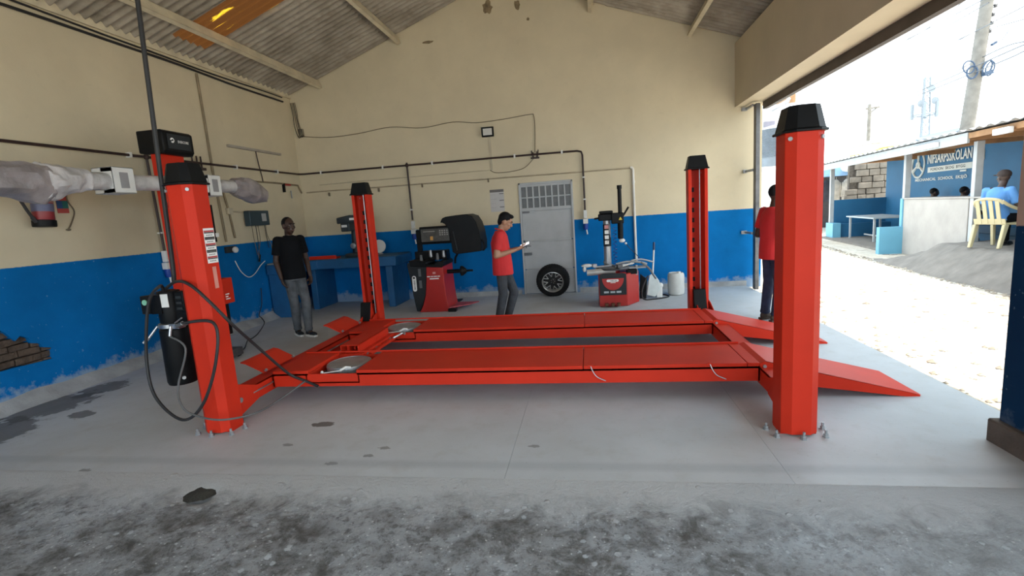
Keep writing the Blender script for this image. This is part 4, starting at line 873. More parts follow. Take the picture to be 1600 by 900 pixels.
# raised hood: curved shell in profile with thickness
hp = [(-2.47, 1.52), (-2.44, 1.58), (-2.38, 1.60), (-2.2, 1.615), (-2.02, 1.62), (-1.92, 1.58), (-1.86, 1.48), (-1.82, 1.33), (-1.80, 1.15), (-1.81, 1.0)]
b = MB(); bot = [(-1.83, .985), (-2.25, .955), (-2.31, 1.0), (-2.33, 1.3), (-2.36, 1.42), (-2.41, 1.48)]
b.prism(hp+bot, 1, 8.25, 8.30)
outer = hp; n = len(outer); vs = [V(x, 8.25, z) for x, z in outer]+[V(x+.01, 8.72, z+.005) for x, z in outer]+[V(x-.012, 8.72, z-.014) for x, z in outer]+[V(x-.012, 8.25, z-.014) for x, z in outer]
b.add(vs, [(i, i+1, n+i+1, n+i) for i in range(n-1)]+[(3*n+i, 2*n+i, 2*n+i+1, 3*n+i+1) for i in range(n-1)]); hd = b.build('wheel_hood', BLACK, t, bevel=.008)
b = MB(); b.tube(smooth_path([(-2.35, 8.5, .78), (-2.33, 8.48, .88), (-2.28, 8.45, .95), (-2.25, 8.42, 1.05), (-2.24, 8.34, 1.4)], 5), .018, 8); b.build('hood_arm', BLACK, t)
b = MB(); b.tube(smooth_path([(-1.80, 8.3, 1.18), (-1.765, 8.3, 1.12), (-1.76, 8.3, 1.02), (-1.79, 8.3, .995)], 5), .014, 8); b.build('hood_handle', BLACK, hd)
b = MB(); b.tube(smooth_path([(-2.27, 8.246, 1.35), (-2.24, 8.24, 1.15), (-2.22, 8.24, 1.02)], 5), .01, 8); b.build('hood_rib', GREYM, hd)
b = MB(); b.box((-2.47, 8.2, .40), (-2.462, 8.24, .46)); b.build('side_latch', BLACK, body)
# pedal
b = MB(); b.prism([(-2.40, 8.05), (-2.10, 8.30), (-1.98, 8.55), (-2.38, 8.55)], 2, .06, .075); b.prism([(-2.40, 0.0), (-2.36, 0.0), (-2.36, .06), (-2.40, .06)], 1, 8.1, 8.5); pd = b.build('brake_plate', mat('pale red scuffed enamel', (.40, .07, .08), .5, var=.4, vscale=14), t)
b = MB(); b.box((-2.41, 8.02, 0), (-2.27, 8.12, .055)); b.build('pedal', BLACK, t, bevel=.006)
b = MB(); b.box((-2.75, 8.7, 0), (-2.45, YB-.3, .02)); b.build('rear_foot', GREYM, t)

# ============================================================ TYRE CHANGER
t = thing('tyre_changer', (.42, 8.3, 0), label='red tyre changer with tall black arm and grey turntable', cat='tyre changer')
b = MB(); b.prism([(.13, 7.97), (.57, 7.97), (.78, 8.30), (.78, 8.62), (.13, 8.62)], 2, .005, .52); body = b.build('cabinet', DRED, t, bevel=.008, smooth=False)
b = MB(); b.prism([(.14, .19), (.56, .19), (.56, .52), (.50, .54), (.20, .54), (.14, .52)], 1, 7.955, 7.972); fp = b.build('front_panel', GREYM, t, bevel=.006)
b = MB(); arc = [(.35+.17*math.cos(a), .46+.19*math.sin(a)) for a in [math.pi+i*math.pi/14 for i in range(15)]]
b.prism(arc, 1, 7.945, 7.957); b.build('red_shield', DRED, fp, bevel=.003)
b = MB(); k = 10; pill = [(.40+.02*math.cos(-math.pi/2+math.pi*i/k)+.02, .425+.02*math.sin(-math.pi/2+math.pi*i/k)) for i in range(k+1)]+[(.27+.02*math.cos(math.pi/2+math.pi*i/k), .425+.02*math.sin(math.pi/2+math.pi*i/k)) for i in range(k+1)]
b.prism(pill, 1, 7.938, 7.946); pb = b.build('pill_badge', PRINTW, fp)
text('badge_lettering', 'EVERCORE', frame(V(.36, 7.937, .425), (1, 0, 0), (0, 0, 1)), .10, .018, PRINTK, pb, .02, .0005)
b = MB(); b.box((.31, 7.94, .388), (.39, 7.946, .396)); b.build('badge_print', PRINTW, fp)
for x0 in (.205, .305, .40):
    b = MB(); b.box((x0, 7.952, .225), (x0+.075, 7.956, .255)); b.build('pedal_icon', mat('pale grey print', (.42, .44, .46), .5) if 'pale grey print' not in MATS else MATS['pale grey print'], fp)
for x0 in (.235, .335, .425):
    b = MB(); b.box((x0-.02, 7.86, .045), (x0+.03, 7.975, .065)); b.box((x0-.015, 7.90, .015), (x0+.02, 7.97, .045)); b.build('foot_pedal', mat('rusty pedal steel', (.16, .07, .035), .6, metal=.4) if 'rusty pedal steel' not in MATS else MATS['rusty pedal steel'], t, bevel=.004)
b = MB(); b.cyl((.36, 8.25, .52), (.36, 8.25, .57), .12, 20); b.box((.13, 8.05, .50), (.56, 8.5, .535)); b.build('turntable_hub', DRED, t, bevel=.004)
mt = Matrix.Translation(V(.37, 8.22, .60)); b = MB(); b.lathe([(.10, -.03), (.27, -.02), (.28, 0), (.27, .015), (.06, .03)], 32, mt); tt = b.build('turntable', DSTEEL, t)
for a in (0.3, 1.87, 3.44, 5.0):
    b = MB(); d = V(math.cos(a), math.sin(a), 0); c = V(.37, 8.22, .635); b.box((-.16, -.03, -.012), (.16, .03, .012), Matrix.Translation(c+d*.17) @ Matrix.Rotation(a, 4, 'Z')); b.box((.11, -.04, 0), (.18, .04, .05), Matrix.Translation(c+d*.17) @ Matrix.Rotation(a, 4, 'Z')); b.build('clamp_jaw', STEEL if a < 4 else DSTEEL, tt, bevel=.004)
b = MB(); b.cyl((-.05, 8.06, .555), (.40, 8.03, .575), .05, 14); b.build('clamp_cylinder', mat('pale alloy', (.45, .43, .40), .4, metal=.3), tt)
b = MB(); b.ell((-.05, 8.1, .665), (.09, .06, .03)); b.ell((-.09, 8.10, .61), (.03, .07, .05)); b.build('jaw_cover', WHITE, tt)
b = MB(); b.tube(smooth_path([(.40, 8.0, .635), (.52, 8.02, .645), (.66, 8.04, .68)], 4), .013, 8); b.build('tyre_lever', WHITE, tt)
b = MB(); b.cyl((.30, 8.52, .52), (.31, 8.52, 1.36), .062, 18); co = b.build('column', mat('pale column enamel', (.34, .34, .35), .3, metal=.5), t)
b = MB(); b.lathe([(.0635, .93), (.0635, 1.30)], 18, Matrix.Translation(V(.305, 8.52, 0)), caps=False); b.build('column_wrap', GREYM, co)
for k in range(4):
    b = MB(); b.box((.265, 8.454, .97+k*.085), (.33, 8.4575, 1.03+k*.085)); lb = b.build('column_label', PRINTW if k < 3 else mat('pink label', (.6, .25, .25), .6), co)
b = MB(); b.tube(smooth_path([(.28, 8.46, 1.02), (.30, 8.455, 1.0), (.32, 8.455, 1.03)], 3), .003, 4); b.build('label_mark', PRINTK, co)
b = MB(); b.box((.17, 8.42, 1.36), (.45, 8.62, 1.47)); b.box((.19, 8.44, 1.47), (.41, 8.6, 1.52)); b.cyl((.10, 8.46, 1.40), (.2, 8.46, 1.41), .015, 8); b.box((.38, 8.38, 1.30), (.58, 8.5, 1.48)); b.build('tilt_head', BLACK, t, bevel=.02)
b = MB(); b.cyl((.52, 8.42, 1.05), (.525, 8.42, 1.38), .045, 14); b.cyl((.525, 8.42, 1.38), (.525, 8.42, 1.88), .032, 14); b.cyl((.525, 8.42, 1.86), (.525, 8.42, 1.92), .04, 14); ar = b.build('hex_arm', BLACK, t)
b = MB(); b.add([V(.495, 8.374, 1.36), V(.555, 8.374, 1.36), V(.525, 8.374, 1.41), V(.495, 8.378, 1.36), V(.555, 8.378, 1.36), V(.525, 8.378, 1.41)], [(0, 1, 2), (5, 4, 3), (0, 3, 4, 1), (1, 4, 5, 2), (2, 5, 3, 0)]); b.build('warning_triangle', mat('yellow print', (.6, .45, .03), .5), ar)
b = MB(); b.cyl((.57, 8.42, 1.42), (.66, 8.40, 1.56), .016, 8); b.build('lock_handle', BLACK, t)
b = MB(); b.ell((.54, 8.40, 1.02), (.05, .03, .035)); b.cyl((.54, 8.41, 1.03), (.53, 8.42, 1.08), .02, 8); b.ell((.60, 8.40, .97), (.02, .02, .02)); b.build('mount_head', WHITE, t)
b = MB(); pts = [V(.43+.03*math.cos(i*1.1), 8.5+.03*math.sin(i*1.1), 1.25-i*.011) for i in range(58)]; b.tube(pts, .006, 5); b.build('coil_hose', mat('blue coil hose', (.01, .05, .25), .4), t)
b = MB(); b.tube(smooth_path([(.60, 8.40, .97), (.67, 8.5, .88), (.78, 8.6, .76), (.86, 8.7, .66)], 5), .006, 6); b.build('air_hose', BWIRE, t)
# bead breaker arm and bits heaped at the right
b = MB(); b.tube(smooth_path([(.42, 8.2, .655), (.60, 8.25, .68), (.80, 8.3, .66), (.92, 8.35, .62)], 5), .018, 8); b.tube(smooth_path([(.66, 8.2, .70), (.82, 8.25, .71), (1.02, 8.3, .65)], 5), .013, 8); b.box((.55, 8.1, .585), (.88, 8.35, .60)); b.cyl((.74, 8.25, .46), (.74, 8.25, .62), .025, 10); b.build('breaker_arm', mat('dull aluminium', (.33, .33, .33), .45, metal=.5), t)
b = MB(); b.tube(smooth_path([(.82, 8.3, .66), (.95, 8.35, .55), (1.03, 8.4, .42), (1.07, 8.42, .36)], 5), .016, 8); b.build('spray_hose', mat('grey hose rubber', (.14, .14, .14), .7), t)
b = MB(); b.box((.585, 8.08, .50), (.74, 8.4, .57)); b.build('tray_side', BLACK, t, bevel=.005)
# bits standing by the changer
b = MB(); b.prism([(.82, .10), (.93, .06), (.95, .33), (.84, .42)], 1, 8.60, 8.66); b.box((.82, 8.56, .0), (.925, 8.66, .12)); o = b.build('breaker_shoe', BLACK, bevel=.01); tag(o, 'black bead breaker shoe on the floor against the tyre changer', 'breaker shoe')
t = thing('hand_shovel', (1.05, 8.72, 0), label='white plastic scoop with upright handle leaning by the tyre changer', cat='scoop')
b = MB(); b.prism([(.93, .06), (1.07, .02), (1.16, .16), (1.14, .30), (1.06, .42), (.98, .40)], 1, 8.56, 8.60); b.build('blade', mat('pale mint plastic', (.62, .68, .66), .5), t, bevel=.012)
b = MB(); b.cyl((1.04, 8.60, .38), (1.09, 8.76, .80), .014, 8); b.build('shaft', WHITE, t)
b = MB(); b.cyl((1.09, 8.76, .80), (1.10, 8.80, .93), .018, 8); b.build('grip', mat('navy plastic', (.02, .04, .11), .5), t)
b = MB(); b.tube(smooth_path([(.95, 8.5, .40), (.86, 8.45, .22), (.84, 8.42, .06), (.90, 8.40, .012), (1.0, 8.42, .012), (1.18, 8.5, .012), (1.30, 8.62, .012), (1.28, 8.78, .012), (1.15, 8.86, .012), (1.05, 8.8, .012)], 6), .012, 8); o = b.build('air_hose', BWIRE); tag(o, 'black hose coiled on the floor round the white scoop', 'hose')
b = MB(); b.box((1.10, 8.62, .0), (1.20, 8.72, .19)); b.ell((1.17, 8.66, .20), (.05, .05, .05)); o = b.build('grease_bottle', WHITE, bevel=.01); tag(o, 'small white bottle standing behind the plastic scoop', 'bottle')
# jerrycan
c = V(1.46, 8.85, 0); t = thing('jerrycan', c, label='white plastic drum standing by the blue wall', cat='drum')
b = MB(); b.lathe([(.11, 0), (.135, .02), (.14, .06), (.137, .2), (.14, .30), (.135, .36), (.115, .385), (.105, .375), (.001, .375)], 28, Matrix.Translation(c), caps=False); b.build('drum', mat('milky plastic', (.55, .55, .52), .5, var=.1, vscale=7), t)
b = MB(); b.cyl(c+V(.05, 0, .37), c+V(.05, 0, .40), .03, 14); b.build('cap', WHITE, t)
# spare wheel leaning on the door
c = V(-.69, 9.17, .30); tl = math.radians(14)
t = thing('car_wheel', (c.x, c.y, 0), label='car wheel with spoked alloy rim leaning on the steel door', cat='wheel')
mt = Matrix.Translation(c) @ Matrix.Rotation(tl, 4, 'X') @ Matrix.Rotation(math.radians(90), 4, 'X')
b = MB(); b.lathe([(.19, .08), (.205, .105), (.24, .108), (.275, .10), (.295, .085), (.305, .05), (.305, -.05), (.295, -.085), (.24, -.105), (.19, -.09)], 48, mt, caps=False); ty = b.build('tyre', RUBBER, t)
for k in range(40):
    a = 2*math.pi*k/40; b = MB(); b.box((.302, -.012, -.055), (.309, .012, .055), mt @ Matrix.Rotation(a, 4, 'Z')); b.build('tread_block', RUBBER, ty)
b = MB(); b.lathe([(.205, .07), (.208, .095), (.195, .10), (.182, .085), (.178, .05), (.178, -.08)], 40, mt, caps=False); rim = b.build('rim', mat('bright alloy', (.55, .54, .52), .3, metal=.7), t)
b = MB(); b.lathe([(.001, .045), (.05, .05), (.06, .045), (.07, .02)], 24, mt, caps=False); b.lathe([(.07, .02), (.178, .005)], 24, mt, caps=False); b.build('hub_disc', mat('dark rim paint', (.035, .033, .033), .4, metal=.4), rim)
for k in range(8):
    a = 2*math.pi*k/8+.2; m2 = mt @ Matrix.Rotation(a, 4, 'Z')
    for s in (-1, 1):
        b = MB(); b.tube([m2 @ V(.095, 0, .05), m2 @ V(.172, s*.036, .055)], .008, 6); b.build('spoke', MATS['bright alloy'], rim)
for k in range(5):
    a = 2*math.pi*k/5; b = MB(); p = mt @ V(.035*math.cos(a), .035*math.sin(a), .047); q = mt @ V(.035*math.cos(a), .035*math.sin(a), .056); b.cyl(p, q, .006, 6); b.build('wheel_nut', STEEL, rim)

# ============================================================ PEOPLE
def blob_mesh(mb, name, mats, voxel, smooth=3):
    """closed shapes merged into one continuous skin"""
    me = mb.mesh(name, mats, False); o = bpy.data.objects.new('tmp_blob', me); COL.objects.link(o)
    r = o.modifiers.new('r', 'REMESH'); r.mode = 'VOXEL'; r.voxel_size = voxel; r.use_smooth_shade = True
    if smooth:
        sm = o.modifiers.new('s', 'SMOOTH'); sm.factor = .5; sm.iterations = smooth
    bpy.context.view_layer.update()
    res = bpy.data.meshes.new_from_object(o.evaluated_get(bpy.context.evaluated_depsgraph_get()))
    bpy.data.objects.remove(o); res.materials.clear()
    for m in (mats if isinstance(mats, (list, tuple)) else [mats]): res.materials.append(m)
    res.polygons.foreach_set('use_smooth', [True]*len(res.polygons)); return res
def link(name, me, parent):
    o = bpy.data.objects.new(name, me); COL.objects.link(o); o.parent = parent; PARM[o.name] = PARM[parent.name].copy(); return o
def hand(mb, wrist, d, nrm, side, curl=.35):
    """palm and five fingers; d along the hand, nrm the palm normal, side +1/-1 where the thumb sits"""
    d = Vector(d).normalized(); nrm = (Vector(nrm)-d*Vector(nrm).dot(d)).normalized(); s = d.cross(nrm)*side
    w = Vector(wrist); R = Matrix((s, d, nrm)).transposed()
    mb.ell(w+d*.05, (.043, .056, .020), R)
    for k, (off, L) in enumerate(((.030, .070), (.010, .080), (-.010, .074), (-.029, .058))):
        b0 = w+d*.085+s*off; d1 = (d*math.cos(curl)+nrm*math.sin(curl)); d2 = (d*math.cos(curl*2.4)+nrm*math.sin(curl*2.4))
        m1 = b0+d1*L*.5; mb.capsule(b0-d*.02, m1, .0105, .010, 8); mb.capsule(m1, m1+d2*L*.5, .010, .0085, 8)
    t0 = w+d*.03+s*.03; td = (s*.75+d*.75+nrm*.35).normalized(); t1 = t0+td*.045; mb.capsule(t0-td*.01, t1, .012, .011, 8); mb.capsule(t1, t1+(d*.8+nrm*.5).normalized()*.032, .0105, .0085, 8)
def person(name, loc, rotz, J, label, skin, hair, clothes, voxel=.009, hairstyle='short', head_rot=(0, 0, 0), cap=None, group=None, face=True, hands=True, girth=1.0, scale=1.0):
    """J: joint positions in the person's own frame (faces +Y, right hand side is +X)"""
    root = thing(name, loc, rotz, label, 'person', group)
    J = {k: Vector(v)*scale for k, v in J.items()}; S = scale
    hc = J['head']; HR = Euler([math.radians(a) for a in head_rot]).to_matrix()
    def H(x, y, z): return hc+HR @ (V(x, y, z)*S)
    b = MB()
    b.ell(H(0, -.008, .022), (.077*S, .096*S, .100*S), HR); b.ell(H(0, .022, -.045), (.060*S, .068*S, .075*S), HR); b.ell(H(0, .048, -.088), (.032*S, .032*S, .028*S), HR)
    b.capsule(H(0, .088, .015), H(0, .104, -.026), .010*S, .015*S, 8); b.ell(H(0, .086, -.062), (.026*S, .014*S, .010*S), HR); b.ell(H(0, .082, .030), (.055*S, .016*S, .012*S), HR)
    for s in (-1, 1): b.ell(H(s*.078, -.008, -.008), (.012*S, .022*S, .034*S), HR); b.ell(H(s*.042, .066, -.022), (.022*S, .018*S, .020*S), HR)
    b.capsule(J['neck']+V(0, -.005, -.06)*S, H(0, -.02, -.06), .058*S, .050*S)
    ch, pv = J['chest'], J['pelvis']; wa = J.get('waist', (ch+pv)/2)
    b.loft([(pv-V(0, 0, .10)*S, .12*S, .09*S), (pv, .145*S, .10*S), (wa, .13*S*girth, .095*S*girth), (ch, .150*S, .105*S), (ch+(J['neck']-ch)*.65, .14*S, .085*S), (J['neck']-V(0, 0, .01)*S, .055*S, .05*S)])
    for s in 'LR':
        sh, el, wr = J['sh'+s], J['el'+s], J['wr'+s]; b.capsule(sh, el, .050*S, .040*S); b.capsule(el, el.lerp(wr, .35), .041*S, .040*S); b.capsule(el.lerp(wr, .35), wr, .040*S, .026*S)
        b.capsule(J['neck']+(sh-J['neck'])*.3-V(0, 0, .03), sh, .05*S, .052*S)
        if hands: hand(b, wr, J['hd'+s]-wr, J['hn'+s] if 'hn'+s in J else V(0, 1, 0), 1 if s == 'L' else -1, .35)
        else: b.ell(wr+(J['hd'+s]-wr)*.5, (.035, .035, .05))
        hp, kn, an = J['hp'+s], J['kn'+s], J['an'+s]; b.capsule(hp, kn, .072*S, .050*S); b.capsule(kn, kn.lerp(an, .35), .050*S, .052*S); b.capsule(kn.lerp(an, .35), an, .050*S, .034*S); b.capsule(an, an+(J['toe'+s]-an)*.8-V(0, 0, .02), .034*S, .028*S)
    link('body', blob_mesh(b, 'body', skin, voxel), root)
    # shirt
    sl = clothes.get('sleeve', .62); b = MB(); hem = J.get('hem', pv-V(0, 0, .06)*S)
    b.loft([(hem, .168*S*girth, .148*S*girth), (hem.lerp(wa, .5), .166*S*girth, .144*S*girth), (wa, .158*S*girth, .134*S*girth), (ch, .162*S, .128*S), (ch+(J['neck']-ch)*.55, .155*S, .108*S), (ch+(J['neck']-ch)*.9, .105*S, .080*S), (J['neck']+V(0, -.005, .012)*S, .068*S, .066*S)], 22)
    for s in 'LR':
        sh, el, wr = J['sh'+s], J['el'+s], J['wr'+s]; b.capsule(J['neck']+(sh-J['neck'])*.45-V(0, 0, .035), sh, .054*S, .060*S)
        if sl <= 1: b.tube([sh, sh.lerp(el, sl*.5), sh.lerp(el, sl)], [.058*S, .062*S, .064*S], 14)
        else: b.capsule(sh, el, .064*S, .055*S); b.capsule(el, el.lerp(wr, .93), .055*S, .040*S)
    link('shirt', blob_mesh(b, 'shirt', clothes['shirt'], voxel, 2), root)
    if clothes.get('collar'):
        b = MB(); n = J['neck']+V(0, 0, .012)*S; pts = [n+V(math.sin(a)*.062, math.cos(a)*.060-.004, .016-.026*math.cos(a)*.6)*S for a in [i*math.pi/8 for i in range(16)]]; b.tube(pts, .010*S, 8, close=True)
        o = link('collar', b.mesh('collar', clothes['shirt']), root)
    # trousers
    b = MB(); b.loft([(pv-V(0, 0, .13)*S, .125*S, .105*S), (pv-V(0, 0, .03)*S, .148*S, .112*S), (pv+V(0, 0, .05)*S, .140*S*girth, .105*S*girth)], 20)
    for s in 'LR':
        hp, kn, an = J['hp'+s], J['kn'+s], J['an'+s]; b.capsule(hp, kn, .086*S, .066*S); b.capsule(kn, an.lerp(kn, .05), .068*S, .056*S); b.ell(an+V(0, .005, .02)*S, (.062*S, .066*S, .045*S))
    link('trousers', blob_mesh(b, 'trousers', clothes['trousers'], voxel, 2), root)
    # shoes
    for s in 'LR':
        an, to = J['an'+s], J['toe'+s]; b = MB(); d = (to-an); d.z = 0; d.normalize(); z0 = to.z
        R = Matrix((V(d.y, -d.x, 0), d, V(0, 0, 1))).transposed(); c = V(an.x, an.y, z0)
        b.ell(c+d*.10+V(0, 0, .035), (.042*S, .10*S, .035*S), R); b.ell(c-d*.01+V(0, 0, .05), (.038*S, .06*S, .055*S), R); b.capsule(c+V(0, 0, .05), an+V(0, 0, .02), .045*S, .042*S)
        sh_ = link('shoe', blob_mesh(b, 'shoe', clothes['shoes'], .008, 2), root)
        b = MB(); out = [(.036, -.07), (.045, .02), (.046, .12), (.03, .18), (0, .2), (-.03, .18), (-.046, .12), (-.045, .02), (-.036, -.07), (0, -.085)]
        vs = [c+R @ V(x*S, y*S, 0) for x, y in out]; b.add([v+V(0, 0, .001) for v in vs]+[v+V(0, 0, .026) for v in vs], [list(range(10))[::-1], list(range(10, 20))]+[(i, (i+1) % 10, 10+(i+1) % 10, 10+i) for i in range(10)]); link('sole', b.mesh('sole', clothes['sole']), sh_)
    # hair
    b = MB()
    if hairstyle == 'short':
        b.ell(H(0, -.022, .045), (.084*S, .098*S, .092*S), HR); b.ell(H(0, .045, .098), (.060*S, .045*S, .028*S), HR); b.ell(H(0, -.060, -.005), (.072*S, .052*S, .075*S), HR)
    else:
        b.ell(H(0, -.020, .036), (.080*S, .093*S, .092*S), HR)
    if not cap: link('hair', blob_mesh(b, 'hair', hair, voxel, 1), root)
    else:
        b = MB(); b.ell(H(0, -.01, .055), (.092*S, .108*S, .082*S), HR); b.ell(H(0, .12, .045), (.070*S, .085*S, .012*S), HR); link('cap', blob_mesh(b, 'cap', cap, voxel, 1), root)
    if face:
        for s in (-1, 1):
            b = MB(); b.ell(H(s*.032, .079, .008), (.012*S, .008*S, .006*S), HR); e = link('eye', b.mesh('eye', EYEW), root)
            b = MB(); b.ell(H(s*.032, .0845, .008), (.006*S, .004*S, .006*S), HR); link('iris', b.mesh('iris', BLACK), e)
            b = MB(); b.capsule(H(s*.015, .097, .032), H(s*.050, .084, .034), .005*S, .004*S, 6); link('eyebrow', b.mesh('eyebrow', hair), root)
        b = MB(); b.capsule(H(-.020, .096, -.062), H(.020, .096, -.062), .0055*S, .0055*S, 6); link('mouth', b.mesh('mouth', M('lips '+skin.name, tuple(v*.7 for v in (.25, .10, .08)), .5)), root)
    return root
EYEW = mat('eye white', (.30, .27, .25), .5, var=.02)
SKD = mat('deep brown skin', (.045, .022, .014), .5, var=.1, vscale=20)
SKL = mat('warm tan skin', (.36, .19, .115), .5, var=.08, vscale=20)
HAIR = mat('black hair', (.006, .006, .007), .6, var=.2, bump=.4, bscale=120, spec=.15)
TEEB = mat('black cotton', (.004, .0045, .006), .85, var=.2, bump=.25, bscale=18, spec=.15)
TEER = mat('red cotton', (.55, .020, .022), .8, var=.08, bump=.25, bscale=16)
TEELB = mat('sky blue cotton', (.10, .27, .58), .8, var=.08, bump=.2, bscale=16)
JEANG = mat('washed grey denim', (.075, .082, .092), .85, var=.4, vscale=9, bump=.35, bscale=20)
JEAND = mat('charcoal denim', (.035, .038, .045), .85, var=.35, vscale=9, bump=.35, bscale=20)
JEANB = mat('navy denim', (.020, .026, .060), .85, var=.4, vscale=9, bump=.35, bscale=20)
SHOEB = mat('black shoe leather', (.012, .012, .012), .5, var=.2)
SOLEW = mat('white shoe sole', (.60, .58, .54), .6, var=.08)
BROWNSHOE = mat('brown boot leather', (.05, .028, .018), .6, var=.2)

# man in black
JB = dict(head=(.0, .045, 1.622), neck=(0, 0, 1.475), chest=(0, -.005, 1.30), waist=(.01, .0, 1.12), pelvis=(0, .0, .96), hem=(0, .005, .86),
  shR=(.165, -.01, 1.425), elR=(.205, -.05, 1.13), wrR=(.195, .05, .88), hdR=(.185, .08, .79), shL=(-.165, -.01, 1.425), elL=(-.215, -.03, 1.13), wrL=(-.205, .08, .88), hdL=(-.195, .11, .79), hnR=(-.8, .3, 0), hnL=(.8, .3, 0),
  hpR=(.075, 0, .93), knR=(.05, .02, .50), anR=(.01, -.10, .085), toeR=(.02, .08, .0), hpL=(-.075, 0, .93), knL=(-.09, .10, .50), anL=(-.07, .11, .085), toeL=(-.10, .28, .0))
person('person', (-4.27, 6.64, 0), math.radians(232), JB, 'man in black T-shirt and grey jeans walking beside the workbench', SKD, HAIR, dict(shirt=TEEB, trousers=JEANG, shoes=SHOEB, sole=SOLEW, sleeve=.7), .008, 'shaved', head_rot=(-3, 0, 14))
# man in red polo with phone
JP = dict(head=(0, .085, 1.475), neck=(0, .0, 1.345), chest=(0, -.015, 1.19), waist=(0, .0, 1.01), pelvis=(0, .0, .86), hem=(0, .005, .735),
  shR=(.17, .0, 1.305), elR=(.205, -.06, 1.02), wrR=(.075, .20, 1.075), hdR=(.035, .30, 1.105), shL=(-.17, .0, 1.305), elL=(-.205, -.03, 1.02), wrL=(-.075, .24, 1.085), hdL=(-.03, .33, 1.115), hnR=(-.6, .1, .8), hnL=(.6, .1, .8),
  hpR=(.07, -.01, .84), knR=(.095, -.01, .46), anR=(.10, -.10, .08), toeR=(.11, .08, .0), hpL=(-.07, .01, .84), knL=(-.08, .14, .46), anL=(-.09, .02, .08), toeL=(-.09, .20, 0))
pr = ony(786, 430, 6.95)
person('person', (pr.x, 6.95, 0), math.radians(-84), JP, 'man in red polo shirt reading a phone in front of the steel door', SKL, HAIR, dict(shirt=TEER, trousers=JEAND, shoes=SHOEB, sole=SOLEW, sleeve=.72, collar=True), .008, 'short', head_rot=(-26, 0, 0), scale=1.0)
a = math.radians(-84); fw = V(-math.sin(a), math.cos(a), 0); ph_ = V(pr.x, 6.95, 0)+fw*.335+V(0, 0, 1.135)
t = thing('mobile_phone', ph_, label='mobile phone held by the man in the red polo', cat='phone')
rt_ = fw.cross(V(0, 0, 1)); mt = frame(ph_, rt_-V(0, 0, .55), (fw+V(0, 0, .45)))
b = MB(); b.box((-.036, -.07, -.004), (.036, .08, .004), mt); b.build('phone_body', BLACK, t, bevel=.003)
b = MB(); b.box((-.032, -.064, .004), (.032, .074, .0048), mt); b.build('phone_screen', mat('phone glass', (.75, .78, .82), .15, emit=.6), t)
# person in red behind the front right post
JR = dict(head=(0, .05, 1.60), neck=(0, 0, 1.44), chest=(0, -.01, 1.27), waist=(0, 0, 1.09), pelvis=(0, 0, .93), hem=(0, 0, .80),
  shR=(.18, 0, 1.40), elR=(.23, -.05, 1.10), wrR=(.15, .17, 1.05), hdR=(.09, .25, 1.05), shL=(-.18, 0, 1.40), elL=(-.23, -.05, 1.10), wrL=(-.13, .18, 1.06), hdL=(-.07, .26, 1.06), hnR=(-.7, 0, .7), hnL=(.7, 0, .7),
  hpR=(.075, 0, .90), knR=(.09, .03, .49), anR=(.09, -.02, .085), toeR=(.10, .16, 0), hpL=(-.075, 0, .90), knL=(-.10, .02, .49), anL=(-.10, -.03, .085), toeL=(-.12, .15, 0))
pq = onz(1214, 500); person('person', (pq.x-.06, pq.y, 0), math.radians(-72), JR, 'person in red T-shirt and dark jeans half hidden by the red post', SKD, HAIR, dict(shirt=TEER, trousers=JEANB, shoes=BROWNSHOE, sole=BROWNSHOE, sleeve=.72), .011, 'shaved')

# ============================================================ OUTSIDE
def gh(x, y):
    return -.035+.02*mnoise.noise(V(x*.4, y*.4, 1))
gr = MB()
def gf(u, v):
    x = 2.79+57*u**1.8; y = -22+100*v; return V(x, y, gh(x, y) if x > 2.8 else -.012)
gr.grid(gf, 90, 160); o = gr.build('ground', M_ground); tag(o, 'bright dry gravel yard outside the open side', kind='structure')
b = MB(); rnd = random.Random(3)
for k in range(2600):
    x = 2.85+rnd.random()**1.6*6.5; y = 2+rnd.random()*14.5; x = min(x, 6.3+.13*(y-11)-rnd.random()*.3); r = .008+rnd.random()**3*.035; z = gh(x, y)
    vs = [V(x+r*1.2*math.cos(a+k)*(.7+.6*rnd.random()), y+r*math.sin(a+k)*(.7+.6*rnd.random()), z+r*.15) for a in (0, 1.2, 2.5, 3.8, 5.0)]+[V(x, y, z+r*.8), V(x, y, z-r*.3)]
    b.add(vs, [(i, (i+1) % 5, 5) for i in range(5)]+[((i+1) % 5, i, 6) for i in range(5)])
o = b.build('gravel_stones', M_stone, smooth=False); tag(o, 'loose pale stones strewn over the yard', 'gravel', kind='stuff')

b = MB(); b.box((-30, -22, -.3), (2.79, YF, -.03)); o = b.build('ground_forecourt', M_ground); tag(o, 'dry gravel forecourt at the open end of the workshop', kind='structure')
# canopy shed across the yard; local frame along its post line
S0 = V(7.68, 13.57, 0); U = V(8.41-7.68, 19.09-13.57, 0).normalized(); N = V(U.y, -U.x, 0)
def sp(s, d, z): return S0+U*s+N*d+V(0, 0, z)
SM = Matrix((U, N, V(0, 0, 1))).transposed().to_4x4(); SM.translation = S0     # local axes: s, d, z
def spx(x, y, d):
    r = ray(x, y); k = (d-(CP-S0).dot(N))/r.dot(N); p = CP+r*k; return (p-S0).dot(U), p.z
def sbox(b, s0, s1, d0, d1, z0, z1): b.box((s0, d0, z0), (s1, d1, z1), SM); return b
EZ = 2.36; DB = 1.6
shed = thing('canopy_shed', sp(0, 1, 0), math.atan2(U.y, U.x), label='blue roadside canopy shed with a painted steering wheel sign', cat='shed')
s2 = -2.75
for s, z0 in ((5.5, -.05), (0.05, -.05), (s2, -.05), (-6.8, -.05)):
    b = MB(); sbox(b, s-.06, s+.06, -.06, .06, z0, EZ-.02); b.build('canopy_post', SHEDGREY, shed, bevel=.006)
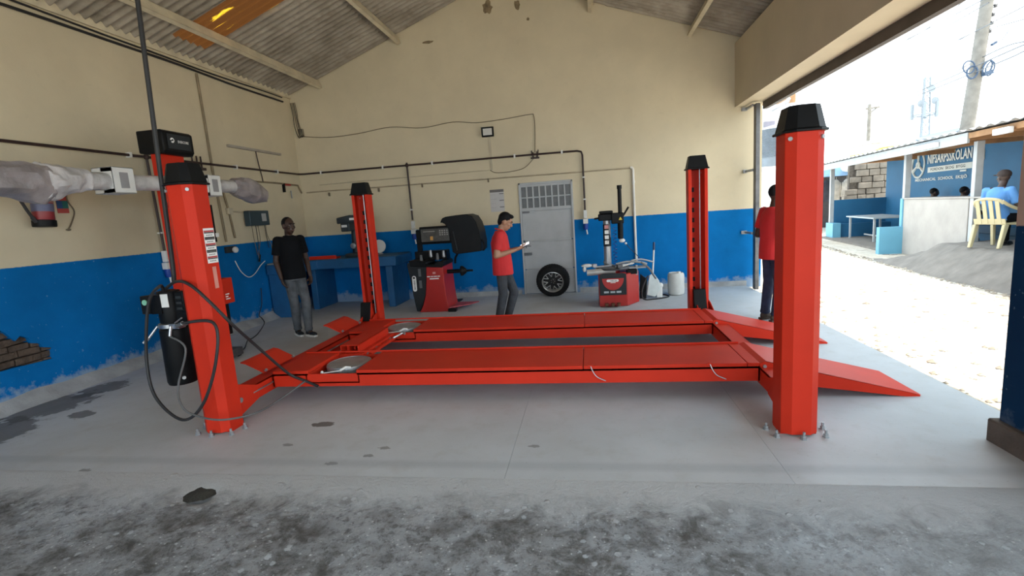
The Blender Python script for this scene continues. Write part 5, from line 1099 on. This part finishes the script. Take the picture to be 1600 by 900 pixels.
b = MB(); sbox(b, s2-.3, 6.2, -.34, -.30, EZ-.06, EZ+.13); b.build('fascia_board', SHEDGREY, shed)
b = MB(); sbox(b, -8.5, s2-.3, -.32, -.28, EZ+.02, EZ+.12); b.build('fascia_board', WOOD, shed)
b = MB()
def cr(u, v):
    s = -8.6+15*u; d = -.45+2.6*v; return SM @ V(s, d, EZ+.16+.10*v+.018*math.cos(s*2*math.pi/.30))
b.grid(cr, 400, 3); b.build('canopy_roof', mat('pale galvanised sheet', (.50, .52, .54), .5, metal=.3), shed)
b = MB(); sbox(b, -8.5, 6.2, -.28, 2.0, EZ+.10, EZ+.125); b.build('canopy_lining', WOOD, shed)
for s in (-7.0, -5.5, -4.2, s2-.1, -1.3, 1.5, 3.4):
    b = MB(); sbox(b, s-.04, s+.04, -.3, DB, EZ+.0, EZ+.10); b.build('rafter', WOOD, shed)
# back walls
b = MB(); sbox(b, -8.5, 5.5, DB, DB+.15, -.05, EZ+.1); bw = b.build('back_wall', SHEDB, shed)
b = MB(); sbox(b, 5.0, 5.42, .12, DB, -.05, .46); b.build('bench_seat', SHEDB, shed)
b = MB(); sbox(b, 5.42, 5.6, .06, DB, -.05, 1.27); b.build('end_wall', SHEDB, shed)
b = MB(); sbox(b, 4.9, 5.62, -.12, .12, -.05, .50); b.build('end_wall', SHEDLB, shed)
b = MB(); sbox(b, -.02, .16, -.55, .08, -.05, .62); b.build('end_wall', SHEDLB, shed)
b = MB(); sbox(b, s2+.1, .02, -.06, .08, -.05, 1.28); b.build('counter_wall', SHEDW, shed, bevel=.01)
b = MB(); sbox(b, s2-1.0, .06, -.08, .35, 1.28, 1.31); b.build('counter_top', SHEDW, shed, bevel=.005)
b = MB(); sbox(b, .0, .12, -.09, .0, -.05, 1.30); b.build('corner_strip', SHEDLB, shed)
b = MB(); sbox(b, .14, 5.6, -.3, DB, -.06, .02); b.build('bay_slab', CONC, shed)
# sign on the back wall
(sa, za) = spx(1423, 236, DB); (sb_, zb) = spx(1526, 288, DB)
def sg(px_, py_): return spx(px_, py_, DB-.012)
def sframe(px_, py_): s, z = sg(px_, py_); return frame(SM @ V(s, DB-.012, z), -U, (0, 0, 1))
def wpx(x0, x1, y): return abs(sg(x0, y)[0]-sg(x1, y)[0])
def hpx(x, y0, y1): return abs(sg(x, y0)[1]-sg(x, y1)[1])
sign = thing('painted_sign', sp((sa+sb_)/2, DB-.01, zb), math.atan2(U.y, U.x), label='white lettered sign with a steering wheel on the blue shed wall', cat='sign')
SIGNW = mat('sign white paint', (.62, .64, .60), .7, var=.04)
c = sframe(1435, 258); rx = wpx(1424, 1446, 258)/2; ry = hpx(1435, 241, 274)/2; rr = (rx+ry)/2
b = MB(); b.tube([c @ V(rr*math.cos(i*math.pi/16), rr*math.sin(i*math.pi/16), 0) for i in range(32)], rr*.085, 6, close=True); b.build('wheel_rim', SIGNW, sign)
b = MB(); b.tube([c @ V(rr*.2*math.cos(i*math.pi/8), rr*.2*math.sin(i*math.pi/8), 0) for i in range(16)], rr*.10, 6, close=True); b.lathe([(rr*.10, 0), (rr*.10, .01)], 10, c); b.build('wheel_hub', SIGNW, sign)
for a in (90, 212, 328):
    a = math.radians(a); b = MB(); b.tube([c @ V(rr*.25*math.cos(a), rr*.25*math.sin(a), 0), c @ V(rr*.98*math.cos(a), rr*.98*math.sin(a), 0)], [rr*.09, rr*.12], 6); b.build('wheel_spoke', SIGNW, sign)
text('lettering', 'NIFSARPSSKOLAN', sframe(1482, 244), wpx(1448, 1516, 244), hpx(1482, 236, 252), SIGNW, sign, .03, .004)
mtb = sframe(1482, 262); w = wpx(1447, 1515, 262)/2; h = hpx(1482, 257.5, 266.5)/2; b = MB(); b.box((-w, -h, 0), (w, h, .006), mtb); b.build('word_band', SIGNW, sign)
text('lettering', 'FORDON  SKOG  BYGG', sframe(1480, 262), wpx(1454, 1508, 262), hpx(1480, 260, 264.5), PRINTK, sign, .02, .008)
text('lettering', 'MECHANICAL  SCHOOL  EKSJÖ', sframe(1467, 279), wpx(1427, 1506, 279), hpx(1467, 276, 283), SIGNW, sign, .02, .004)
mtb = sframe(1505, 266.5); w = wpx(1500, 1510, 266)/2; h = hpx(1505, 265.5, 268)/2; b = MB(); b.box((-w, -h, 0), (w, h, .004), mtb); b.build('small_patch', SIGNW, sign)
# stone wall behind the left bay
sw_ = thing('stone_wall', sp(7.1, 2.0, 0), math.atan2(U.y, U.x), label='rough grey block wall behind the shed bench', cat='stone wall')
rnd = random.Random(5); z = 0
while z < 2.55:
    d = .85-(rnd.random()*.2); hh = .20+rnd.random()*.05
    while d < 3.2:
        L = .26+rnd.random()*.22; b = MB(); dd = rnd.random()*.07
        if not (z > 1.5 and d < 1.0): sbox(b, 7.0-dd, 7.25, d, d+L-.02, z, z+hh-.02); b.build('stone_block', STONEB, sw_, bevel=.015)
        d += L
    z += hh
b = MB(); sbox(b, 7.05, 7.22, 1.0, 3.15, 0, 2.5); b.build('mortar_core', M_mortar, sw_)
# table in the left bay
tb = thing('work_table', sp(3.8, .7, 0), math.atan2(U.y, U.x), label='grey steel-legged table in the blue shed bay', cat='table')
b = MB(); sbox(b, 2.55, 4.75, .22, 1.25, .70, .74); b.build('table_top', mat('pale blue grey board', (.36, .42, .45), .5), tb, bevel=.005)
for s in (2.68, 4.6):
    for d in (.30, 1.15):
        b = MB(); sbox(b, s-.025, s+.025, d-.025, d+.025, .02, .70); b.build('leg', SHEDGREY, tb)
b = MB(); sbox(b, 2.68, 4.6, .70, .74, .10, .14); b.build('stretcher', SHEDGREY, tb)
# fluorescent fittings on the canopy
for (xa, xb, y, lab) in ((1428, 1466, 231, 'white tube light fitting on the canopy fascia above the sign'), (1557, 1583, 205, 'white tube light fitting under the canopy beside the pillar')):
    sA, zA = spx(xa, y, -.36); sB, zB = spx(xb, y-4, -.36); b = MB(); zc = EZ+.0; lo, hi = min(sA, sB), max(sA, sB); sbox(b, lo, hi, -.42, -.345, zc-.03, zc+.07); o = b.build('tube_light', mat('bright diffuser', (.85, .86, .88), .4) if 'bright diffuser' not in MATS else MATS['bright diffuser'], bevel=.01); tag(o, lab, 'tube light')
# notice on the shed wall right of the post
b = MB(); s_a, z_a = spx(1524, 236, DB-.01); s_b, z_b = spx(1538, 249, DB-.01); sbox(b, min(s_a, s_b), max(s_a, s_b), DB-.02, DB-.001, min(z_a, z_b), max(z_a, z_b)); o = b.build('wall_notice', SHEDGREY); tag(o, 'pale blank board on the blue shed wall beyond the canopy post', 'board')
# raised rubble plinth at the right
b = MB()
def plf(u, v):
    s = -9+9.0*u; d = -1.15+2.72*v; t_ = min(1, max(0, (-1.0-s)/1.7)); e = min(1, max(0, (d+1.15)/.75)); n_ = mnoise.noise(V(s*1.6, d*1.6, 2))
    return SM @ V(s, d, -.06+(.50*t_*min(1, e*1.1+.1*n_)) + (.03*n_+.02*mnoise.noise(V(s*6, d*6, 4)))*(e > 0))
b.grid(plf, 70, 40); o = b.build('ground_plinth', CONC); tag(o, 'raised rubble and concrete plinth under the shed end', kind='structure')
PZ = .44
# plastic chair
def plastic_chair(s, d, rot):
    c = sp(s, d, PZ); t = thing('plastic_chair', c, rot, label='cream plastic armchair under the shed canopy', cat='chair')
    CRM = mat('cream plastic', (.52, .45, .27), .45, var=.05); W = False
    b = MB(); b.box((-.22, -.2, .40), (.22, .24, .425)); b.box((-.22, .22, .37), (.22, .25, .42)); b.build('seat', CRM, t, bevel=.012, world=False)
    for sx in (-1, 1):
        b = MB(); b.prism([(.25, .40), (.18, .40), (.22, 0), (.27, 0)], 0, sx*.20, sx*.25); b.build('leg', CRM, t, bevel=.01, world=False)
        b = MB(); b.prism([(-.12, .40), (-.22, .40), (-.31, 0), (-.25, 0)], 0, sx*.20, sx*.25); b.build('leg', CRM, t, bevel=.01, world=False)
        b = MB(); b.tube(smooth_path([(sx*.235, .22, .42), (sx*.26, .25, .56), (sx*.265, .20, .635), (sx*.265, 0, .66), (sx*.25, -.16, .72), (sx*.21, -.26, .80)], 5), .026, 8); b.build('armrest', CRM, t, world=False)
    b = MB(); b.tube(smooth_path([(-.22, -.24, .76), (-.16, -.28, .82), (0, -.31, .845), (.16, -.28, .82), (.22, -.24, .76)], 5), .026, 8); b.build('back_rail', CRM, t, world=False)
    for x in (-.15, -.05, .05, .15):
        b = MB(); b.prism([(-.20, .41), (-.185, .41), (-.285, .82), (-.30, .82)], 0, x-.03, x+.03); b.build('back_slat', CRM, t, world=False)
    b = MB(); b.prism([(-.19, .40), (-.17, .40), (-.20, .5), (-.22, .5)], 0, -.24, .24); b.build('back_panel', CRM, t, world=False)
    return t
ca = math.atan2(U.y, U.x)
sc_, zc_ = spx(1558, 372, -.15)
cr_ = ca-math.radians(90)+math.radians(-62)
plastic_chair(sc_, -.15, cr_)
JS = dict(head=(0, .04, 1.19), neck=(0, -.03, 1.02), chest=(0, -.06, .86), waist=(0, -.07, .68), pelvis=(0, -.06, .53), hem=(0, -.05, .46),
  shR=(.19, -.05, .98), elR=(.25, .02, .70), wrR=(.22, .25, .66), hdR=(.20, .33, .66), shL=(-.19, -.05, .98), elL=(-.25, .02, .70), wrL=(-.22, .25, .66), hdL=(-.20, .33, .66), hnR=(0, 0, -1), hnL=(0, 0, -1),
  hpR=(.1, -.02, .50), knR=(.14, .40, .50), anR=(.14, .38, .085), toeR=(.15, .55, 0), hpL=(-.1, -.02, .50), knL=(-.14, .40, .50), anL=(-.14, .38, .085), toeL=(-.15, .55, 0))
CAPM = mat('dark brown cap cloth', (.03, .018, .015), .8, var=.15)
person('person', sp(sc_, -.15, PZ), cr_, JS, 'person in sky blue shirt and dark cap sitting on the cream plastic chair', SKD, HAIR, dict(shirt=TEELB, trousers=TEEB, shoes=SHOEB, sole=SHOEB, sleeve=.8), .012, 'shaved', cap=CAPM, head_rot=(0, 0, 70), hands=False, face=False)
# two people behind the counter, seated on a bench
b = MB(); sbox(b, -2.2, 2.4, 1.1, 1.45, .44, .62); bo = b.build('seat_bench', SHEDB, bevel=.01); tag(bo, 'low blue bench behind the white counter wall', 'bench')
for (hx, hy, lab) in ((1455, 304, 'person behind the white counter by the steering wheel sign'), (1502, 300, 'person behind the white counter next to the canopy post')):
    s, z = spx(hx, hy, 1.25)
    person('person', sp(s, 1.28, .18), ca-math.pi, JS, lab, SKD, HAIR, dict(shirt=JEANB, trousers=TEEB, shoes=SHOEB, sole=SHOEB, sleeve=.8), .014, 'shaved', hands=False, face=True)
# hanging clothes at the far stall
st = thing('market_stall', sp(9.5, 1.2, 0), ca, label='far clothes stall with pale blue awning and dark poles', cat='stall')
for s, d in ((8.2, 1.55), (8.2, -.3), (10.4, -.3)):
    b = MB(); sbox(b, s-.05, s+.05, d, d+.1, -.05, 2.5); b.build('pole', DSTEEL, st)
b = MB(); sbox(b, 8.0, 11.5, -.5, 3.2, 2.5, 2.55); sbox(b, 8.0, 8.05, -.5, 3.2, 2.15, 2.55); b.build('awning', mat('pale blue awning', (.25, .42, .66), .7), st)
b = MB(); sbox(b, 8.6, 8.64, -.4, 3.0, 2.13, 2.16); b.build('hanging_rail', DSTEEL, st)
b = MB(); sbox(b, 11.3, 11.4, -.5, 3.2, -.05, 2.5); b.build('rear_sheet', mat('dark stall cloth', (.05, .045, .045), .9), st)
for i, (s, m, lab) in enumerate(((1.42, (.62, .57, .50), 'off-white jacket'), (1.05, (.50, .45, .38), 'cream jacket'), (.72, (.04, .04, .05), 'black jacket'), (.42, (.10, .10, .12), 'charcoal jacket'), (.12, (.05, .03, .03), 'brown coat'), (-.2, (.16, .03, .03), 'maroon coat'))):
    b = MB(); b.loft([(V(0, 0, 1.0), .24, .08), (V(0, 0, 1.3), .23, .09), (V(0, 0, 1.65), .25, .09), (V(0, 0, 1.78), .18, .06), (V(0, 0, 1.85), .06, .05)], 14); b.capsule((-.22, 0, 1.68), (-.30, .02, 1.2), .07, .05); b.capsule((.22, 0, 1.68), (.30, .02, 1.2), .07, .05); b.cyl((0, 0, 1.85), (0, 0, 1.97), .01, 6)
    b.v = [SM @ V(8.62+p.y, s+p.x*.6, p.z+.18) for p in b.v]; o = b.build('hanging_garment', mat('garment cloth '+str(i), m, .9, var=.25, bump=.3, bscale=12)); tag(o, lab+' hanging from the rail of the far stall', 'garment', 'clothes hanging at the stall')
for (s, d, z, c_, lab) in ((7.8, 1.15, 2.42, (.75, .8, .82), 'white globe lamp'), (7.8, .05, 2.36, (.75, .55, .25), 'amber globe lamp')):
    b = MB(); b.lathe([(.03, .25), (.16, .12), (.2, 0), (.14, -.1), (.03, -.14)], 16, Matrix.Translation(SM @ V(s, d, z))); o = b.build('globe_lamp', mat('globe '+lab, c_, .4)); tag(o, lab+' hanging at the front of the far stall', 'lamp')

# poles, wires, mast
def upole(px_, py_base, dist, x_top, y_top, r, name, label, taper=.75):
    base = onz(px_, py_base, 2.2); d0 = ray(px_, py_base); base = CP+d0*(dist/d0.y); d1 = ray(x_top, y_top); top = CP+d1*(dist/d1.y)
    t = thing(name, V(base.x, base.y, 0), label=label, cat='utility pole'); b = MB(); bb = base+(base-top)*((base.z+.1)/(top.z-base.z)); b.tube([bb, top], [r, r*taper], 14); b.build('shaft', POLEM, t); return t, bb, top
t, pb_, pt_ = upole(1510, 207, 18.5, 1549, -40, .21, 'utility_pole', 'thick leaning concrete utility pole with coiled cables')
PD = 18.5
def pd(x, y, dy=0): d = ray(x, y); return CP+d*((PD+dy)/d.y)
for k, (x, y) in enumerate(((1552, 11), (1548, 25), (1546, 38), (1543, 51))):
    b = MB(); p = pd(x, y, -.1); b.cyl(p-V(.12, 0, 0), p+V(.05, 0, 0), .02, 6); b.lathe([(.03, -.05), (.06, -.02), (.04, 0), (.06, .03), (.03, .06)], 10, Matrix.Translation(p+V(.06, 0, .03))); b.build('insulator', DSTEEL, t)
def coil(cx, cy, rx, ry, rot, r):
    b = MB(); pts = []
    for i in range(24):
        a = 2*math.pi*i/24; x = rx*math.cos(a); y = ry*math.sin(a); pts.append(pd(cx+x*math.cos(rot)-y*math.sin(rot), cy+x*math.sin(rot)+y*math.cos(rot), -.22))
    b.tube(pts, r, 6, close=True); b.build('cable_coil', MATS.get('blue black cable') or mat('blue black cable', (.03, .055, .10), .6), t)
coil(1514, 105, 9, 10, .4, .022); coil(1519, 113, 8, 10, .5, .028); coil(1543, 105, 6, 12, .5, .028); coil(1547, 107, 6, 12, .4, .02)
b = MB(); b.cbox(pd(1543, 114, -.22), (.28, .12, .12), (0, -.25, .2)); b.build('splice_box', MATS['blue black cable'], t)
b = MB(); b.cbox(pd(1553, 68, -.2), (.16, .08, .06), (0, -.5, .2)); b.tube([pd(1556, 66, -.2), pd(1566, 62, -.2), pd(1576, 48, -.2)], .012, 5); b.build('cable_joint', MATS['blue black cable'], t)
# far pole
PD2 = 45
def pd2(x, y): d = ray(x, y); return CP+d*(PD2/d.y)
t2, _, _ = upole(1356, 235, PD2, 1359, 163, .16, 'utility_pole', 'distant slim utility pole with a short cross arm', .8)
b = MB(); b.tube([pd2(1353, 170), pd2(1374, 167)], .08, 6); b.tube([pd2(1360, 176), pd2(1371, 168)], .05, 5); b.build('cross_arm', POLEM, t2)
# lattice mast
PD3 = 110
def pd3(x, y): d = ray(x, y); return CP+d*(PD3/d.y)
ms = thing('lattice_mast', V(pd3(1441, 230).x, PD3, 0), label='distant pale lattice telecom mast with antenna ring', cat='mast')
MST = mat('hazy pale steel', (.20, .21, .22), .7)
mx = pd3(1441, 230).x; top_z = pd3(1443, 122).z
for (dx, dy) in ((-1, -1), (1, -1), (0, 1)):
    b = MB(); b.tube([V(mx+dx*.9, PD3+dy, 0), V(mx+dx*.45, PD3+dy*.5, top_z)], .14, 5); b.build('mast_leg', MST, ms)
nseg = 16
for i in range(nseg):
    z0, z1 = top_z*i/nseg, top_z*(i+1)/nseg; b = MB(); f0 = 1-.5*i/nseg; f1 = 1-.5*(i+1)/nseg
    b.tube([V(mx-.9*f0, PD3-f0, z0), V(mx+.9*f1, PD3-f1, z1)], .07, 4); b.tube([V(mx+.9*f0, PD3-f0, z0), V(mx-.9*f1, PD3-f1, z1)], .07, 4); b.tube([V(mx-.9*f1, PD3-f1, z1), V(mx+.9*f1, PD3-f1, z1)], .06, 4); b.build('mast_brace', MST, ms)
zr = pd3(1441, 180).z; b = MB(); b.tube([V(mx+2.0*math.cos(i*math.pi/6), PD3+2.0*math.sin(i*math.pi/6), zr) for i in range(12)], .15, 5, close=True); b.build('antenna_ring', MST, ms)
for k in range(6):
    a = k*math.pi/3; b = MB(); b.cbox((mx+2.1*math.cos(a), PD3+2.1*math.sin(a), zr+.8), (.4, .4, 2.6)); b.build('panel_antenna', MST, ms)
for zz, dx in ((pd3(1441, 163).z, -1.2), (pd3(1441, 160).z, 1.1), (pd3(1441, 141).z, .4)):
    b = MB(); b.lathe([(.2, 0), (.7, .3)], 10, Matrix.Translation(V(mx+dx, PD3-.8, zz)) @ Matrix.Rotation(math.pi/2, 4, 'X')); b.build('dish', MST, ms)
# overhead wires from the far pole past the near pole
wires = [((1362, 176), (1525, 103), (1600, 70)), ((1362, 178), (1526, 112), (1600, 80)), ((1440, 141), (1538, 88), (1600, 65)), ((1300, 120), (1430, 55), (1535, 0)), ((1310, 126), (1440, 62), (1545, 4)), ((1330, 140), (1470, 75), (1552, 35)), ((1345, 100), (1440, 50), (1520, -10)), ((1380, 130), (1500, 62), (1600, 10)), ((1420, 110), (1510, 60), (1600, 30))]
for k, w in enumerate(wires):
    q = [w[0], w[1], w[2]]; ds = (38, PD-.3, 14) if k < 3 else (34, 23, 16); pts = []
    for (x, y), D in zip(q, ds): d = ray(x, y); pts.append(CP+d*(D/d.y))
    b = MB(); b.tube(smooth_path(pts, 6), .017 if k < 3 else .014, 5); o = b.build('overhead_wire', mat('hazy wire', (.07, .075, .085), .7) if 'hazy wire' not in MATS else MATS['hazy wire']); tag(o, 'thin overhead wire slung past the concrete utility pole' if k < 3 else 'thin overhead wire crossing the open sky above the shed', 'wire', 'wires on the utility pole' if k < 3 else 'wires across the sky')
# things seen between the gate upright and the red post: water tank on a white stand, timber eave
tkx = V(5.1, 15.2, 0); t = thing('water_tank', tkx+V(0, 0, 2.0), label='grey ribbed water tank on a white stand beyond the gate upright', cat='water tank')
d = ray(1206, 262); tz0 = (CP+d*(15.2/d.y)); d2 = ray(1206, 200); tz1 = (CP+d2*(15.2/d2.y)); cx = tz0.x+.22
prof = []; n = 22
for i in range(n*2+1): zz = tz0.z+.25+(tz1.z-tz0.z-.30)*i/(2*n); prof.append((.60+(.022 if i % 2 else 0), zz))
prof = [(.60, tz0.z), (.60, tz0.z+.24)]+prof+[(.45, tz1.z+.02), (.18, tz1.z+.08)]
b = MB(); b.lathe(prof, 28, Matrix.Translation(V(cx, 15.2, 0))); b.build('tank', mat('grey tank plastic', (.15, .17, .19), .5), t)
stn = thing('tank_stand', V(cx, 15.2, 0), label='white steel stand carrying the grey ribbed water tank', cat='stand')
for dx in (-.6, .6):
    for dy in (-.6, .6):
        b = MB(); b.box((cx+dx-.06, 15.2+dy-.06, -.05), (cx+dx+.06, 15.2+dy+.06, tz0.z-.1)); b.build('leg', WHITE, stn)
b = MB(); b.box((cx-.7, 14.5, tz0.z-.1), (cx+.7, 15.9, tz0.z)); b.build('platform', WHITE, stn)
b = MB(); b.box((cx-.55, 14.57, .9), (cx+.55, 14.63, .98)); b.build('brace', WHITE, stn)
# neighbouring eave: timber fascia with white gutter and grey truss
t = thing('neighbour_building', V(5.2, 19, 0), label='neighbouring white building with a timber eave behind the water tank', cat='building')
def nb(x, y, D=18.0): d = ray(x, y); return CP+d*(D/d.y)
p = nb(1193, 215); q = nb(1235, 180); w0 = nb(1193, 320)
b = MB(); b.box((p.x-.5, 18.3, -.05), (p.x+1.3, 18.5, p.z+.9)); b.build('wall', WHITE, t)
b = MB(); b.box((nb(1200, 0).x, 18.2, nb(1205, 212).z), (nb(1217, 0).x, 18.32, nb(1205, 188).z)); b.build('window', mat('mauve grey pane', (.22, .20, .24), .3), t)
b = MB(); b.box((p.x-.8, 16.9, p.z+.85), (p.x+.55, 17.0, p.z+1.2)); b.build('timber_fascia', WOOD, t)
b = MB(); b.box((p.x-.8, 16.8, p.z+1.2), (p.x+.55, 18.6, p.z+1.25)); b.build('eave_roof', mat('grey eave sheet', (.4, .41, .41), .6), t)
b = MB(); b.tube([nb(1204, 172, 16.7), nb(1222, 163, 16.7), nb(1232, 157, 16.7)], .06, 6); b.tube([nb(1226, 162, 16.7), nb(1234, 153, 16.7)], .05, 6); b.build('truss_bar', ZINC, t)
# far roofs peeking above the canopy
for (xa, xb, ya, yb, D, m, lab) in ((1366, 1412, 226, 240, 30, (.62, .48, .10), 'far yellow roof above the canopy edge'), (1362, 1378, 216, 235, 34, (.42, .42, .43), 'far grey rooftop box above the canopy edge'), (1490, 1512, 198, 210, 26, (.10, .14, .22), 'dark blue rooftop tank behind the leaning pole'), (1542, 1566, 190, 202, 26, (.16, .17, .20), 'dark rooftop clutter near the canopy end'), (1414, 1470, 224, 236, 38, (.70, .66, .55), 'far cream roof beside the yellow roof')):
    dA = ray(xa, yb); A = CP+dA*(D/dA.y); dB = ray(xb, ya); B = CP+dB*(D/dB.y); z1 = max(A.z, B.z)
    t = thing('far_building', V((A.x+B.x)/2, D+1, 0), label=lab, cat='building'); mm = mat('far paint '+lab[:16], m, .8)
    b = MB(); b.box((A.x, D, -.05), (B.x, D+2.5, z1-.25)); b.build('wall', mm, t); b = MB(); b.prism([(A.x-.2, z1-.25), (B.x+.2, z1-.25), (B.x-.2, z1), (A.x+.3, z1-.05)], 1, D-.2, D+2.7); b.build('roof', mm, t)
